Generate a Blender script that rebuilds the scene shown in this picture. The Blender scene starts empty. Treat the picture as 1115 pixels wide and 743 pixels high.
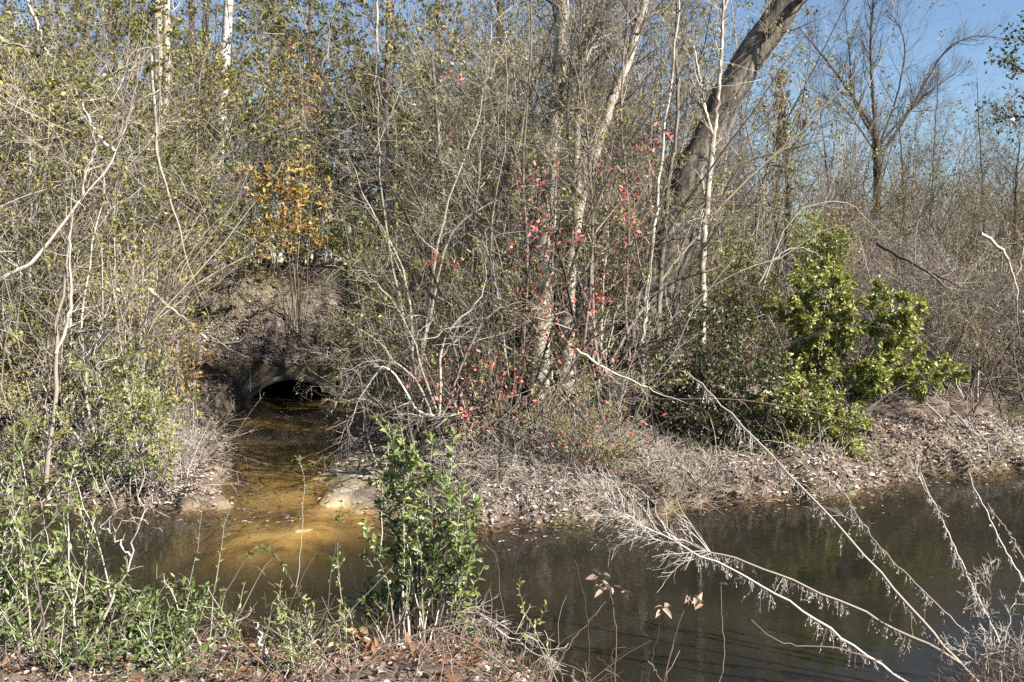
import bpy, math
import numpy as np
from mathutils import Vector
rng = np.random.default_rng(11)
scn = bpy.context.scene
COL = scn.collection
R = math.radians
U = rng.uniform

# ------------------------------------------------------------------ camera
F = 1084.0; CAMZ = 3.0
PITCH = math.atan(71.5 / F)
cam = bpy.data.cameras.new('camera'); cam.lens = 35.0; cam.sensor_width = 36.0
cam.clip_start = 0.05; cam.clip_end = 2000
co = bpy.data.objects.new('camera', cam); COL.objects.link(co)
co.location = (0, 0, CAMZ); co.rotation_euler = (math.pi / 2 - PITCH, 0, 0)
scn.camera = co

def at(px, py, Y):
    """point of the place seen at a pixel of the photograph, Y metres away"""
    a = (px - 557.5) / F; b = (371.5 - py) / F
    d = np.array([a, math.cos(PITCH) + b * math.sin(PITCH), -math.sin(PITCH) + b * math.cos(PITCH)])
    return d * (Y / d[1]) + np.array([0, 0, CAMZ])

# ------------------------------------------------------------------ light
SUN_EL, SUN_AZ = 37.0, 122.0
w = bpy.data.worlds.new('World'); scn.world = w; w.use_nodes = True
nt = w.node_tree; bg = nt.nodes['Background']
sky = nt.nodes.new('ShaderNodeTexSky'); sky.sky_type = 'NISHITA'; sky.sun_disc = False
sky.sun_elevation = R(SUN_EL); sky.sun_rotation = R(SUN_AZ)
sky.air_density = 1.0; sky.dust_density = 0.0; sky.ozone_density = 3.5
nt.links.new(sky.outputs[0], bg.inputs[0]); bg.inputs[1].default_value = 0.05
sl = bpy.data.lights.new('sun', 'SUN'); sl.energy = 5.0; sl.angle = R(0.5); sl.color = (1, 0.94, 0.84)
so = bpy.data.objects.new('sun', sl); COL.objects.link(so); so.location = (10, -10, 30)
sd = Vector((math.sin(R(SUN_AZ)) * math.cos(R(SUN_EL)), math.cos(R(SUN_AZ)) * math.cos(R(SUN_EL)), math.sin(R(SUN_EL))))
so.rotation_euler = (-sd).to_track_quat('-Z', 'Y').to_euler()
vs = scn.view_settings; vs.view_transform = 'Standard'; vs.look = 'None'; vs.exposure = 1.62; vs.gamma = 1
cy = scn.cycles
cy.max_bounces = 5; cy.diffuse_bounces = 1; cy.glossy_bounces = 2; cy.transmission_bounces = 3
cy.transparent_max_bounces = 8; cy.use_denoising = False; cy.caustics_reflective = False; cy.caustics_refractive = False

# ------------------------------------------------------------------ numpy helpers
def norm(v): return v / np.maximum(np.linalg.norm(v, axis=-1, keepdims=True), 1e-9)
def sstep(a, b, x):
    t = np.clip((x - a) / (b - a), 0, 1); return t * t * (3 - 2 * t)
def rand_unit(n): return norm(rng.normal(size=(n, 3)))

_ph = np.random.default_rng(5).uniform(0, 6.28, (60,)); _dr = np.random.default_rng(6).uniform(0, 6.28, (60,))
def noise2(X, Y, scale=1.0, oct=4):
    X = np.asarray(X, float); Y = np.asarray(Y, float); s = 0; a = 1.0; f = 1.0 / scale; k = 0; tot = 0
    for o in range(oct):
        for j in range(4):
            c, n = math.cos(_dr[k]), math.sin(_dr[k])
            s = s + a * np.sin((X * c + Y * n) * f * (1 + .23 * j) + _ph[k] + 1.3 * np.sin((X * n - Y * c) * f * .7 + _ph[k + 1])); k = (k + 1) % 58
        tot += a * 2.0; a *= .5; f *= 2.1
    return s / tot

# ------------------------------------------------------------------ terrain shape
FX = [-40, -14, -6.5, -4, -1.8, -.4, .46, 1.64, 2.7, 4.2, 6, 7.9, 14, 40]
FY = [13.5, 13.1, 12.9, 12.7, 12.4, 11.95, 11.8, 12.4, 13.1, 13.4, 14.6, 15.3, 16.5, 20]
NX = [-40, -.3, .3, .8, 1.4, 2.7, 3.1, 4.5, 40]
NY = [7.7, 7.7, 6.9, 6.1, 5.8, 5.9, 6.8, 6.6, 6.5]
CY = [11.0, 12.0, 12.9, 14, 16, 18, 20.8, 40]
CX = [-2.9, -3.0, -3.15, -3.35, -3.9, -4.25, -4.6, -4.6]
CH = [1.2, .75, .58, .52, .82, 1.0, 1.0, .9]
CW = [0.0, 0.0, 0.0, .10, .28, .38, .45, .47]
YC = 20.8
def far_line(X): return np.interp(X, FX, FY) + .14 * np.sin(X * 2.3) + .08 * np.sin(X * 5.1 + 1) + .07 * np.sin(X * 11.3 + 2) + .05 * np.sin(X * 19.7) + .03 * np.sin(X * 33)
def near_line(X): return np.interp(X, NX, NY) + .12 * np.sin(X * 2.9 + 2) + .06 * np.sin(X * 7)
def height(X, Y):
    X = np.asarray(X, float); Y = np.asarray(Y, float)
    d = Y - far_line(X)
    left = np.interp(d, [0, .12, .5, 1.5, 4, 7.6, 8.3, 11.5, 20, 400], [0, .12, .24, .36, .55, .95, 1.25, 3.1, 3.4, 4])
    right = np.interp(d, [0, .15, .5, 1.5, 3.5, 8, 15, 400], [0, .14, .28, .5, .95, 1.6, 2.3, 4])
    wl = 1 - sstep(-3.2, -.5, X)
    far = left * wl + right * (1 - wl)
    far = far + sstep(.2, 2, d) * .10 * noise2(X, Y, .9) + sstep(0, .3, d) * .05 * noise2(X, Y, .22, 3)
    n = near_line(X) - Y
    near = np.interp(n, [0, .2, 1, 3, 6], [0, .1, .4, 1.05, 1.5]) + sstep(.1, .6, n) * .05 * noise2(X, Y, .5)
    bed = -.75 * (1 - np.exp(-np.minimum(np.maximum(-d, 0), np.maximum(-n, 0)) / .9))
    fan = np.exp(-(((X + 2.75 - .12 * (Y - 11)) / 1.15) ** 2 + ((Y - 11.5) / 1.75) ** 2) ** 1.5)
    bed = bed * (1 - .95 * fan) - .015 + .03 * fan * noise2(X, Y, .4, 3)
    z = np.where(d > 0, far, np.where(n > 0, near, bed))
    cx = np.interp(Y, CY, CX) + .12 * np.sin(Y * 1.7); ch = np.interp(Y, CY, CH); cw = np.interp(Y, CY, CW)
    edge = np.abs(X - cx) - ch + .16 * noise2(X, Y, .32, 3)
    t = sstep(0, np.where(X > cx, .75, .3), edge)
    cb = cw - .07 + .03 * noise2(X, Y, .5, 3) - .05 * np.exp(-((X - cx + .3) / .5) ** 2)
    chan = np.minimum(z, cb * (1 - t) + z * t)
    inch = (Y > 11.6) & (Y < YC + .01)
    z = np.where(inch, chan, z)
    # low dry sand shelf on the right of the outlet
    sh = np.exp(-(((X + 2.05) / .75) ** 2 + ((Y - 13.6) / 1.7) ** 2) ** 1.5)
    z = np.where(inch & (edge > .1), z * (1 - .45 * sh) + .02 * sh + sh * .05 * noise2(X, Y, .25, 3), z)
    spit = np.exp(-((X + 2.45 + .1 * np.sin(Y * 3)) / .36) ** 2 - ((Y - 11.75 + (X + 2.42) * 1.0) / .95) ** 2)
    z = np.where(d < .3, z + (.06 + .025 * noise2(X, Y, .2, 3)) * spit, z)
    # crown of soil over the pipe
    pt = -.3 + np.sqrt(np.maximum(1.22 ** 2 - (X + 4.6) ** 2, 0)) + .05
    over = (Y > YC + .01) & (Y < YC + 6) & (np.abs(X + 4.6) < 1.2)
    z = np.where(over, np.maximum(z, pt), z)
    return z
def gz(x, y): return float(height(np.array([x]), np.array([y]))[0])
def sandy(X, Y):
    cx = np.interp(Y, CY, CX); ch = np.interp(Y, CY, CH)
    s = (1 - sstep(-.05, .3, np.where(X > cx, 0, .3) + np.abs(X - cx) - ch + .12 * np.sin(X * 9 + Y * 7))) * sstep(10, 10.8, Y) * (Y < YC + .01)
    sh = np.exp(-(((X + 2.15) / .75) ** 2 + ((Y - 13.7) / 1.8) ** 2) ** 2)
    fan = np.exp(-(((X + 2.8) / 1.6) ** 2 + ((Y - 11.4) / 2.2) ** 2) ** 2)
    fan = fan * (1 - sstep(.02, .1, height(X, Y)) * (X < -2.9))
    return np.clip(np.maximum(np.maximum(s, sh), fan), 0, 1)

# ------------------------------------------------------------------ materials
def ramp_node(nt, stops, src):
    r = nt.nodes.new('ShaderNodeValToRGB'); e = r.color_ramp.elements
    while len(e) < len(stops): e.new(.5)
    for i, (p, c) in enumerate(stops): e[i].position = p; e[i].color = (*c, 1)
    nt.links.new(src, r.inputs[0]); return r
def new_mat(name):
    m = bpy.data.materials.new(name); m.use_nodes = True
    return m, m.node_tree, m.node_tree.nodes['Principled BSDF']
def leaf_mat(name, cols, rough=.45, tr=.3, spec=.4):
    m, nt, b = new_mat(name)
    a = nt.nodes.new('ShaderNodeAttribute'); a.attribute_name = 'rnd'
    n = len(cols); r = ramp_node(nt, [(i / max(n - 1, 1), c) for i, c in enumerate(cols)], a.outputs['Fac'])
    nt.links.new(r.outputs[0], b.inputs['Base Color']); b.inputs['Roughness'].default_value = rough
    b.inputs['Specular IOR Level'].default_value = spec
    if tr > 0:
        t = nt.nodes.new('ShaderNodeBsdfTranslucent'); nt.links.new(r.outputs[0], t.inputs[0])
        mx = nt.nodes.new('ShaderNodeMixShader'); mx.inputs[0].default_value = tr
        nt.links.new(b.outputs[0], mx.inputs[1]); nt.links.new(t.outputs[0], mx.inputs[2])
        nt.links.new(mx.outputs[0], nt.nodes['Material Output'].inputs[0])
    return m
def bark_mat(name, cols, scale=18, patch=None, bump=.5, stretch=.25):
    m, nt, b = new_mat(name)
    tc = nt.nodes.new('ShaderNodeTexCoord'); mp = nt.nodes.new('ShaderNodeMapping'); mp.inputs['Scale'].default_value = (1, 1, stretch)
    nt.links.new(tc.outputs['Object'], mp.inputs[0])
    n = nt.nodes.new('ShaderNodeTexNoise'); n.inputs['Scale'].default_value = scale; n.inputs['Detail'].default_value = 6
    n.inputs['Roughness'].default_value = .7
    nt.links.new(mp.outputs[0], n.inputs[0])
    k = len(cols); r = ramp_node(nt, [(.3 + .4 * i / max(k - 1, 1), c) for i, c in enumerate(cols)], n.outputs[0])
    out = r.outputs[0]
    if patch:
        n2 = nt.nodes.new('ShaderNodeTexNoise'); n2.inputs['Scale'].default_value = 3.5; n2.inputs['Detail'].default_value = 4
        nt.links.new(tc.outputs['Object'], n2.inputs[0])
        r2 = ramp_node(nt, [(.5, (0, 0, 0)), (.6, (1, 1, 1))], n2.outputs[0])
        mx = nt.nodes.new('ShaderNodeMix'); mx.data_type = 'RGBA'
        nt.links.new(r2.outputs[0], mx.inputs[0]); nt.links.new(out, mx.inputs[6]); mx.inputs[7].default_value = (*patch, 1)
        out = mx.outputs[2]
    nt.links.new(out, b.inputs['Base Color']); b.inputs['Roughness'].default_value = .9; b.inputs['Specular IOR Level'].default_value = .15
    bp = nt.nodes.new('ShaderNodeBump'); bp.inputs['Strength'].default_value = bump; bp.inputs['Distance'].default_value = .03
    nt.links.new(n.outputs[0], bp.inputs['Height']); nt.links.new(bp.outputs[0], b.inputs['Normal'])
    return m
M = {}
M['twig_pale'] = leaf_mat('pale twig bark', [(.08, .066, .053), (.28, .24, .20), (.54, .495, .435)], .85, 0, .15)
M['twig_grey'] = leaf_mat('grey twig bark', [(.045, .036, .03), (.17, .142, .115), (.40, .355, .305)], .85, 0, .15)
M['twig_dark'] = leaf_mat('dark twig bark', [(.03, .024, .02), (.07, .055, .045), (.14, .115, .095)], .85, 0, .15)
M['twig_brown'] = leaf_mat('brown twig bark', [(.05, .037, .028), (.115, .085, .065), (.24, .19, .15)], .85, 0, .15)
M['straw'] = leaf_mat('dry straw', [(.24, .20, .16), (.42, .37, .32), (.62, .57, .52)], .8, .15, .2)
M['privet'] = leaf_mat('privet leaf', [(.06, .095, .03), (.125, .17, .05), (.19, .24, .075), (.32, .33, .13)], .36, .3, .5)
M['bright'] = leaf_mat('fresh green leaf', [(.09, .11, .03), (.22, .25, .06), (.37, .385, .11), (.50, .47, .18)], .4, .3, .5)
M['olive'] = leaf_mat('olive leaf', [(.055, .06, .018), (.12, .125, .03), (.20, .19, .05), (.29, .23, .08)], .55, .25, .3)
M['vine_leaf'] = leaf_mat('vine leaf', [(.09, .10, .03), (.18, .195, .05), (.29, .28, .085), (.38, .29, .12)], .5, .3, .35)
M['ever'] = leaf_mat('dark evergreen leaf', [(.018, .03, .012), (.045, .06, .02), (.09, .10, .035), (.15, .15, .06)], .35, .2, .5)
M['orange'] = leaf_mat('orange leaf', [(.26, .12, .04), (.42, .24, .08), (.50, .37, .12), (.34, .30, .09)], .6, .35, .3)
M['red'] = leaf_mat('red leaf', [(.20, .05, .035), (.40, .075, .07), (.58, .17, .16), (.62, .33, .29)], .5, .35, .3)
M['dead'] = leaf_mat('dead leaf', [(.09, .065, .05), (.20, .145, .12), (.33, .26, .22), (.45, .39, .35), (.58, .53, .50)], .7, .1, .3)
M['withered'] = leaf_mat('withered leaf', [(.12, .08, .055), (.24, .17, .125), (.36, .28, .22)], .7, .15, .2)
M['rust'] = leaf_mat('rusty dead leaf', [(.10, .05, .03), (.24, .12, .065), (.38, .23, .15)], .65, .2, .3)
M['bark_grey'] = bark_mat('grey bark', [(.07, .058, .047), (.17, .145, .12), (.27, .24, .205)], 14)
M['bark_big'] = bark_mat('furrowed bark', [(.042, .035, .028), (.12, .102, .084), (.27, .24, .205)], 9, None, 1.0, .16)
M['bark_pale'] = bark_mat('pale flaky bark', [(.22, .19, .15), (.40, .36, .295), (.54, .50, .43)], 10, (.20, .16, .12), .4, .6)
M['bark_white'] = bark_mat('white bark', [(.42, .40, .36), (.62, .60, .56), (.70, .68, .63)], 9, (.22, .19, .16), .3, 1.2)
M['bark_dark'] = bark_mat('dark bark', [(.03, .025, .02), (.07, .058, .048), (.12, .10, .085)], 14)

def terrain_mat():
    m, nt, b = new_mat('bank soil and sand')
    tc = nt.nodes.new('ShaderNodeTexCoord')
    def noise(s, d=8):
        n = nt.nodes.new('ShaderNodeTexNoise'); n.inputs['Scale'].default_value = s; n.inputs['Detail'].default_value = d
        n.inputs['Roughness'].default_value = .65; nt.links.new(tc.outputs['Object'], n.inputs[0]); return n.outputs[0]
    soil = ramp_node(nt, [(.3, (.055, .038, .028)), (.5, (.145, .108, .083)), (.7, (.25, .20, .16))], noise(6))
    sand = ramp_node(nt, [(.3, (.10, .08, .06)), (.5, (.23, .19, .145)), (.72, (.38, .33, .265))], noise(3.2))
    wet = ramp_node(nt, [(.36, (.09, .06, .028)), (.5, (.34, .25, .11)), (.64, (.45, .37, .225))], noise(1.3))
    grn = ramp_node(nt, [(.35, (.05, .06, .02)), (.65, (.12, .12, .045))], noise(5))
    def mix(fac, a, c):
        x = nt.nodes.new('ShaderNodeMix'); x.data_type = 'RGBA'
        nt.links.new(fac, x.inputs[0]); nt.links.new(a, x.inputs[6]); nt.links.new(c, x.inputs[7]); return x.outputs[2]
    def attr(n):
        a = nt.nodes.new('ShaderNodeAttribute'); a.attribute_name = n; return a.outputs['Fac']
    gm = ramp_node(nt, [(.48, (0, 0, 0)), (.62, (.7, .7, .7))], noise(.7, 3))
    c = mix(gm.outputs[0], soil.outputs[0], grn.outputs[0])
    sw = mix(attr('wet'), sand.outputs[0], wet.outputs[0])
    c = mix(attr('sand'), c, sw)
    nt.links.new(c, b.inputs['Base Color']); b.inputs['Roughness'].default_value = .85; b.inputs['Specular IOR Level'].default_value = .2
    bp = nt.nodes.new('ShaderNodeBump'); bp.inputs['Strength'].default_value = .8; bp.inputs['Distance'].default_value = .04
    nt.links.new(noise(14), bp.inputs['Height']); nt.links.new(bp.outputs[0], b.inputs['Normal'])
    return m
M['soil'] = terrain_mat()

def water_mat(name, k, murk, tint, amber):
    m, nt, b = new_mat(name); nt.nodes.remove(b)
    a = nt.nodes.new('ShaderNodeAttribute'); a.attribute_name = 'depth'
    mu = nt.nodes.new('ShaderNodeMath'); mu.operation = 'MULTIPLY'; nt.links.new(a.outputs['Fac'], mu.inputs[0]); mu.inputs[1].default_value = -k
    ex = nt.nodes.new('ShaderNodeMath'); ex.operation = 'EXPONENT'; nt.links.new(mu.outputs[0], ex.inputs[0])
    tr = nt.nodes.new('ShaderNodeBsdfTransparent'); tr.inputs[0].default_value = (*tint, 1)
    tc = nt.nodes.new('ShaderNodeTexCoord')
    n = nt.nodes.new('ShaderNodeTexNoise'); n.inputs['Scale'].default_value = .5; n.inputs['Detail'].default_value = 3
    nt.links.new(tc.outputs['Object'], n.inputs[0])
    r = ramp_node(nt, [(.35, murk), (.65, amber)], n.outputs[0])
    df = nt.nodes.new('ShaderNodeBsdfDiffuse'); nt.links.new(r.outputs[0], df.inputs[0])
    m1 = nt.nodes.new('ShaderNodeMixShader'); nt.links.new(ex.outputs[0], m1.inputs[0])
    nt.links.new(df.outputs[0], m1.inputs[1]); nt.links.new(tr.outputs[0], m1.inputs[2])
    bn = nt.nodes.new('ShaderNodeTexNoise'); bn.inputs['Scale'].default_value = 5; bn.inputs['Detail'].default_value = 3
    nt.links.new(tc.outputs['Object'], bn.inputs[0])
    bp = nt.nodes.new('ShaderNodeBump'); bp.inputs['Strength'].default_value = .12; bp.inputs['Distance'].default_value = .02
    nt.links.new(bn.outputs[0], bp.inputs['Height'])
    gl = nt.nodes.new('ShaderNodeBsdfGlossy'); gl.inputs['Roughness'].default_value = .06; nt.links.new(bp.outputs[0], gl.inputs['Normal'])
    fr = nt.nodes.new('ShaderNodeFresnel'); fr.inputs[0].default_value = 1.33; nt.links.new(bp.outputs[0], fr.inputs['Normal'])
    ge = nt.nodes.new('ShaderNodeNewGeometry')   # seen from below the critical angle would shut out all sunlight: air-side reflection only
    fm = nt.nodes.new('ShaderNodeMix'); fm.data_type = 'FLOAT'; nt.links.new(ge.outputs['Backfacing'], fm.inputs[0]); nt.links.new(fr.outputs[0], fm.inputs[2]); fm.inputs[3].default_value = .05
    m2 = nt.nodes.new('ShaderNodeMixShader'); nt.links.new(fm.outputs[0], m2.inputs[0])
    nt.links.new(m1.outputs[0], m2.inputs[1]); nt.links.new(gl.outputs[0], m2.inputs[2])
    nt.links.new(m2.outputs[0], nt.nodes['Material Output'].inputs[0])
    return m
M['pool'] = water_mat('murky creek water', 3.2, (.009, .0092, .0075), (.93, .84, .66), (.021, .0195, .0125))

# ------------------------------------------------------------------ mesh building
def quad_mesh(name, V, Q, rnd=None, smooth=False, mat=None, attrs=None):
    me = bpy.data.meshes.new(name)
    V = np.asarray(V, np.float32); Q = np.asarray(Q, np.int32)
    me.vertices.add(len(V)); me.vertices.foreach_set('co', V.ravel())
    me.loops.add(Q.size); me.loops.foreach_set('vertex_index', Q.ravel())
    me.polygons.add(len(Q)); me.polygons.foreach_set('loop_start', np.arange(0, Q.size, 4, dtype=np.int32))
    if smooth: me.polygons.foreach_set('use_smooth', np.ones(len(Q), bool))
    me.update(calc_edges=True)
    if rnd is not None:
        a = me.attributes.new('rnd', 'FLOAT', 'FACE'); a.data.foreach_set('value', np.asarray(rnd, np.float32))
    for k, v in (attrs or {}).items():
        a = me.attributes.new(k, 'FLOAT', 'POINT'); a.data.foreach_set('value', np.asarray(v, np.float32))
    if mat: me.materials.append(mat)
    me.validate()
    return me

class Geo:
    def __init__(s): s.V = []; s.Q = []; s.r = []; s.n = 0
    def raw(s, V, Q, r):
        s.V.append(V); s.Q.append(Q + s.n); s.r.append(r); s.n += len(V)
    def tubes(s, P, Rd, sides=3, rnd=None):
        P = np.asarray(P, float); Rd = np.asarray(Rd, float)
        if P.ndim == 2: P = P[None]; Rd = Rd[None]
        B, N, _ = P.shape
        if B == 0: return s
        T = np.empty_like(P); T[:, 1:-1] = P[:, 2:] - P[:, :-2]; T[:, 0] = P[:, 1] - P[:, 0]; T[:, -1] = P[:, -1] - P[:, -2]; T = norm(T)
        mean = norm(P[:, -1] - P[:, 0]); ref = np.where(np.abs(mean[:, 2:3]) > .8, np.array([[1., .2, 0]]), np.array([[0, .1, 1.]]))
        u = norm(np.cross(T, ref[:, None, :])); v = np.cross(T, u)
        an = np.arange(sides) * 2 * math.pi / sides
        ring = P[:, :, None, :] + Rd[:, :, None, None] * (np.cos(an)[None, None, :, None] * u[:, :, None, :] + np.sin(an)[None, None, :, None] * v[:, :, None, :])
        V = ring.reshape(-1, 3)
        b = np.arange(B)[:, None, None] * N * sides; i = np.arange(N - 1)[None, :, None] * sides; j = np.arange(sides)[None, None, :]; j2 = (j + 1) % sides
        Q = np.stack([b + i + j, b + i + j2, b + i + sides + j2, b + i + sides + j], -1).reshape(-1, 4)
        if rnd is None: rnd = U(0, 1, B)
        s.raw(V, Q, np.repeat(np.broadcast_to(rnd, (B,)), (N - 1) * sides)); return s
    def leaves(s, pos, ax, L, W, rnd, nrm=None, fold=.25, simple=False, curl=.15):
        B = len(pos)
        if B == 0: return s
        ax = norm(ax)
        if nrm is None: nrm = rand_unit(B) + np.array([0, 0, .8])
        sd_ = norm(np.cross(ax, nrm)); nn = np.cross(sd_, ax)
        L = np.broadcast_to(L, (B,))[:, None]; W = np.broadcast_to(W, (B,))[:, None]; rnd = np.broadcast_to(rnd, (B,))
        tip = pos + ax * L - nn * L * curl
        if simple:
            a = pos + ax * L * .5 + sd_ * W * .5 + nn * W * fold; c = pos + ax * L * .5 - sd_ * W * .5 + nn * W * fold
            V = np.stack([pos, a, tip, c], 1).reshape(-1, 3); Q = np.arange(B * 4).reshape(B, 4); s.raw(V, Q, rnd)
        else:
            def pt(f, g): return pos + ax * L * f + sd_ * W * g + nn * (W * abs(g) * fold * 2 - L * curl * f * f)
            V = np.stack([pos, pt(.3, .46), pt(.68, .38), tip, pt(.68, -.38), pt(.3, -.46)], 1).reshape(-1, 3)
            b = np.arange(B)[:, None] * 6
            Q = np.concatenate([b + np.array([[0, 1, 2, 3]]), b + np.array([[0, 3, 4, 5]])], 0); s.raw(V, Q, np.concatenate([rnd, rnd]))
        return s
    def mesh(s, name, mat, off=(0, 0, 0), smooth=False):
        return quad_mesh(name, np.concatenate(s.V) - np.asarray(off), np.concatenate(s.Q), np.concatenate(s.r), smooth, M[mat] if isinstance(mat, str) else mat)

def strands(p0, d0, L, n=6, curl=.15, up=0.0, r0=.01, r1=.002):
    B = len(p0); P = np.empty((B, n, 3)); P[:, 0] = p0; d = norm(d0); L = np.broadcast_to(L, (B,))
    for i in range(1, n):
        d = norm(d + curl * rng.normal(size=(B, 3)) + np.array([0, 0, 1]) * np.broadcast_to(up, (B,))[:, None])
        P[:, i] = P[:, i - 1] + d * (L / (n - 1))[:, None]
    t = np.linspace(0, 1, n)[None]
    Rr = np.broadcast_to(r0, (B,))[:, None] * (1 - t) + np.broadcast_to(r1, (B,))[:, None] * t
    return P, Rr
def on(P, k, t0=.2, t1=1.0):
    """k places along each strand: position, tangent, parameter, parent index"""
    B, N, _ = P.shape; idx = np.repeat(np.arange(B), k); t = U(t0, t1, len(idx)); f = t * (N - 1); i = np.minimum(f.astype(int), N - 2); f = (f - i)[:, None]
    a = P[idx, i]; b = P[idx, i + 1]
    return a * (1 - f) + b * f, norm(b - a), t, idx
def side_dir(T, ang):
    p = norm(np.cross(T, rand_unit(len(T)))); ang = np.broadcast_to(ang, (len(T),))[:, None]
    return T * np.cos(ang) + p * np.sin(ang)
def kids(P, Rr, k, t0, t1, L, ang=(.5, 1.1), n=5, curl=.15, up=.0, rf=.6, r1=.0015, rmin=.002):
    p, T, t, idx = on(P, k, t0, t1)
    d = side_dir(T, U(ang[0], ang[1], len(p)))
    rp = Rr[idx, 0] * (1 - t) + Rr[idx, -1] * t
    LL = U(L[0], L[1], len(p)) * (1.15 - .6 * t)
    return strands(p, d, LL, n, curl, up, np.maximum(rp * rf, rmin), r1)
def clumps(p, sc, seed=0.0):
    return noise2(p[:, 0] + p[:, 2] * .8 + seed, p[:, 2] * 1.25 + p[:, 1] * .6 - p[:, 0] * .3, sc, 3)
def spread_leaves(g, P, k, t0, t1, L, ar=.5, rb=(0, 1), simple=True, ang=(.6, 1.2), droop=0.0, fold=.25, clump=0):
    if clump: k = int(k * 2.6 + .5)
    p, T, t, idx = on(P, k, t0, t1)
    if clump:
        q = clumps(p, clump); m_ = q + .12 * rng.normal(size=len(p)) > .06; p, T, t, idx, q = p[m_], T[m_], t[m_], idx[m_], q[m_]
    d = side_dir(T, U(*ang, len(p))); d[:, 2] -= droop
    l = U(L[0], L[1], len(p)); base = U(0, 1, len(P))[idx]
    hue = .45 * base + .55 * U(0, 1, len(p))
    if clump: hue = .5 + .45 * clumps(p, clump * 1.7, 9.0) + .22 * rng.normal(size=len(p))
    r = np.clip(rb[0] + (rb[1] - rb[0]) * hue, 0, 1)
    g.leaves(p, d, l, l * U(ar * .8, ar * 1.2, len(p)), r, simple=simple, fold=fold)
def spline(pts, n=24, wob=0.0):
    pts = np.asarray(pts, float); k = len(pts)
    ext = np.vstack([2 * pts[0] - pts[1], pts, 2 * pts[-1] - pts[-2]]); t = np.linspace(0, k - 1, n); i = np.minimum(t.astype(int), k - 2); f = (t - i)[:, None]
    p0, p1, p2, p3 = ext[i], ext[i + 1], ext[i + 2], ext[i + 3]
    out = .5 * (2 * p1 + (p2 - p0) * f + (2 * p0 - 5 * p1 + 4 * p2 - p3) * f ** 2 + (3 * p1 - p0 - 3 * p2 + p3) * f ** 3)
    if wob: out[1:-1] += rng.normal(size=(n - 2, 3)) * wob
    return out

# ------------------------------------------------------------------ objects
def link(name, me, parent=None, loc=None):
    o = bpy.data.objects.new(name, me); COL.objects.link(o)
    if parent: o.parent = parent
    if loc is not None: o.location = loc
    return o
GROUPS = {'woodland_tree': 'tall trees in the left and middle wood', 'bare_tree': 'leafless trees against the sky at right', 'sapling': 'thin saplings in the middle', 'green_shrub': 'green leafy shrubs on the far bank',
          'dead_weed_stem': 'dead weed stems over the water', 'dead_leaf_stalk': 'dead stalks in the dark water', 'leafy_sprig': 'leafy sprigs on the near bank', 'fallen_branch': 'fallen branches on the far bank', 'dead_branch': 'bleached dead branches in the left thicket',
          'fallen_stick': 'sticks in the bottom litter', 'privet_bush': 'privet bushes on the near bank', 'arching_shrub': 'arching bare shrubs in the middle thicket', 'arching_branch': 'arching branches over the green shrub', 'evergreen_shrub': 'dark shrubs on the right bank', 'orange_sapling': 'orange leaved saplings', 'yellow_sapling': 'yellow leaved saplings', 'pale_sapling': 'pale stemmed saplings'}
def thing(name, label, cat, loc=(0, 0, 0), group=None):
    group = group or GROUPS.get(name)
    o = bpy.data.objects.new(name, None); COL.objects.link(o); o.location = loc; o.empty_display_size = .2
    o['label'] = label; o['category'] = cat
    if group: o['group'] = group
    return o
def tag(o, label=None, cat=None, group=None, kind=None):
    if label: o['label'] = label
    if cat: o['category'] = cat
    if group: o['group'] = group
    if kind: o['kind'] = kind
    return o
def part(name, g, mat, root, smooth=False, label=None, under=None):
    o = link(name, g.mesh(name, mat, root.location, smooth), under or root)
    if label: o['label'] = label
    return o
def dup(root, loc, rz, sc=1.0, label=None):
    c = root.copy(); COL.objects.link(c); c.location = loc; c.rotation_euler = (0, 0, rz); c.scale = (sc, sc, sc)
    if label: c['label'] = label
    for ch in list(root.children):
        d = ch.copy(); COL.objects.link(d); d.parent = c
        for gr_ in list(ch.children):
            e = gr_.copy(); COL.objects.link(e); e.parent = d
    return c
def stuff(name, g, mat, label, cat, smooth=False):
    return tag(link(name, g.mesh(name, mat, (0, 0, 0), smooth)), label, cat, kind='stuff')

# ================================================================== SETTING
def axis(segs):
    out = []
    for a, b, s in segs: out += list(np.arange(a, b - 1e-6, s))
    return out
gx = axis([(-400, -100, 60), (-100, -30, 10), (-30, -9, .7), (-9, 9, .1), (9, 30, .7), (30, 100, 10), (100, 401, 60)])
gy = axis([(-60, -4, 8), (-4, 4, .4), (4, 20.7, .1), (20.7, 20.8, .1)]) + [YC, YC + .03] + axis([(20.9, 27, .12), (27, 50, 1), (50, 120, 10), (120, 900, 80)])
gx = np.array(sorted(set(np.round(gx, 4)))); gy = np.array(sorted(set(np.round(gy, 4))))
XX, YY = np.meshgrid(gx, gy); ZZ = height(XX, YY)
nx, ny = len(gx), len(gy)
ii, jj = np.meshgrid(np.arange(nx - 1), np.arange(ny - 1))
Q = np.stack([jj * nx + ii, jj * nx + ii + 1, (jj + 1) * nx + ii + 1, (jj + 1) * nx + ii], -1).reshape(-1, 4)
xc = (gx[ii] + gx[ii + 1]).ravel() / 2; y0 = gy[jj].ravel(); y1 = gy[jj + 1].ravel()
hole = (np.abs(xc + 4.6) < .95) & (y0 >= YC - .001) & (y1 <= YC + .04)
Q = Q[~hole]
V = np.stack([XX, YY, ZZ], -1).reshape(-1, 3)
sa = sandy(XX, YY).ravel()
wz = np.interp(YY, CY, CW).ravel()
wet = 1 - sstep(.03, .10, V[:, 2] - wz)
fx = np.array([x for x in gx if -5.56 < x < -3.64]); top = height(fx, np.full(len(fx), YC + .03))
arc = np.maximum(-.3 + np.sqrt(np.maximum(1.16 ** 2 - (fx + 4.6) ** 2, 0)), .2); nf = len(fx)
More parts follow.
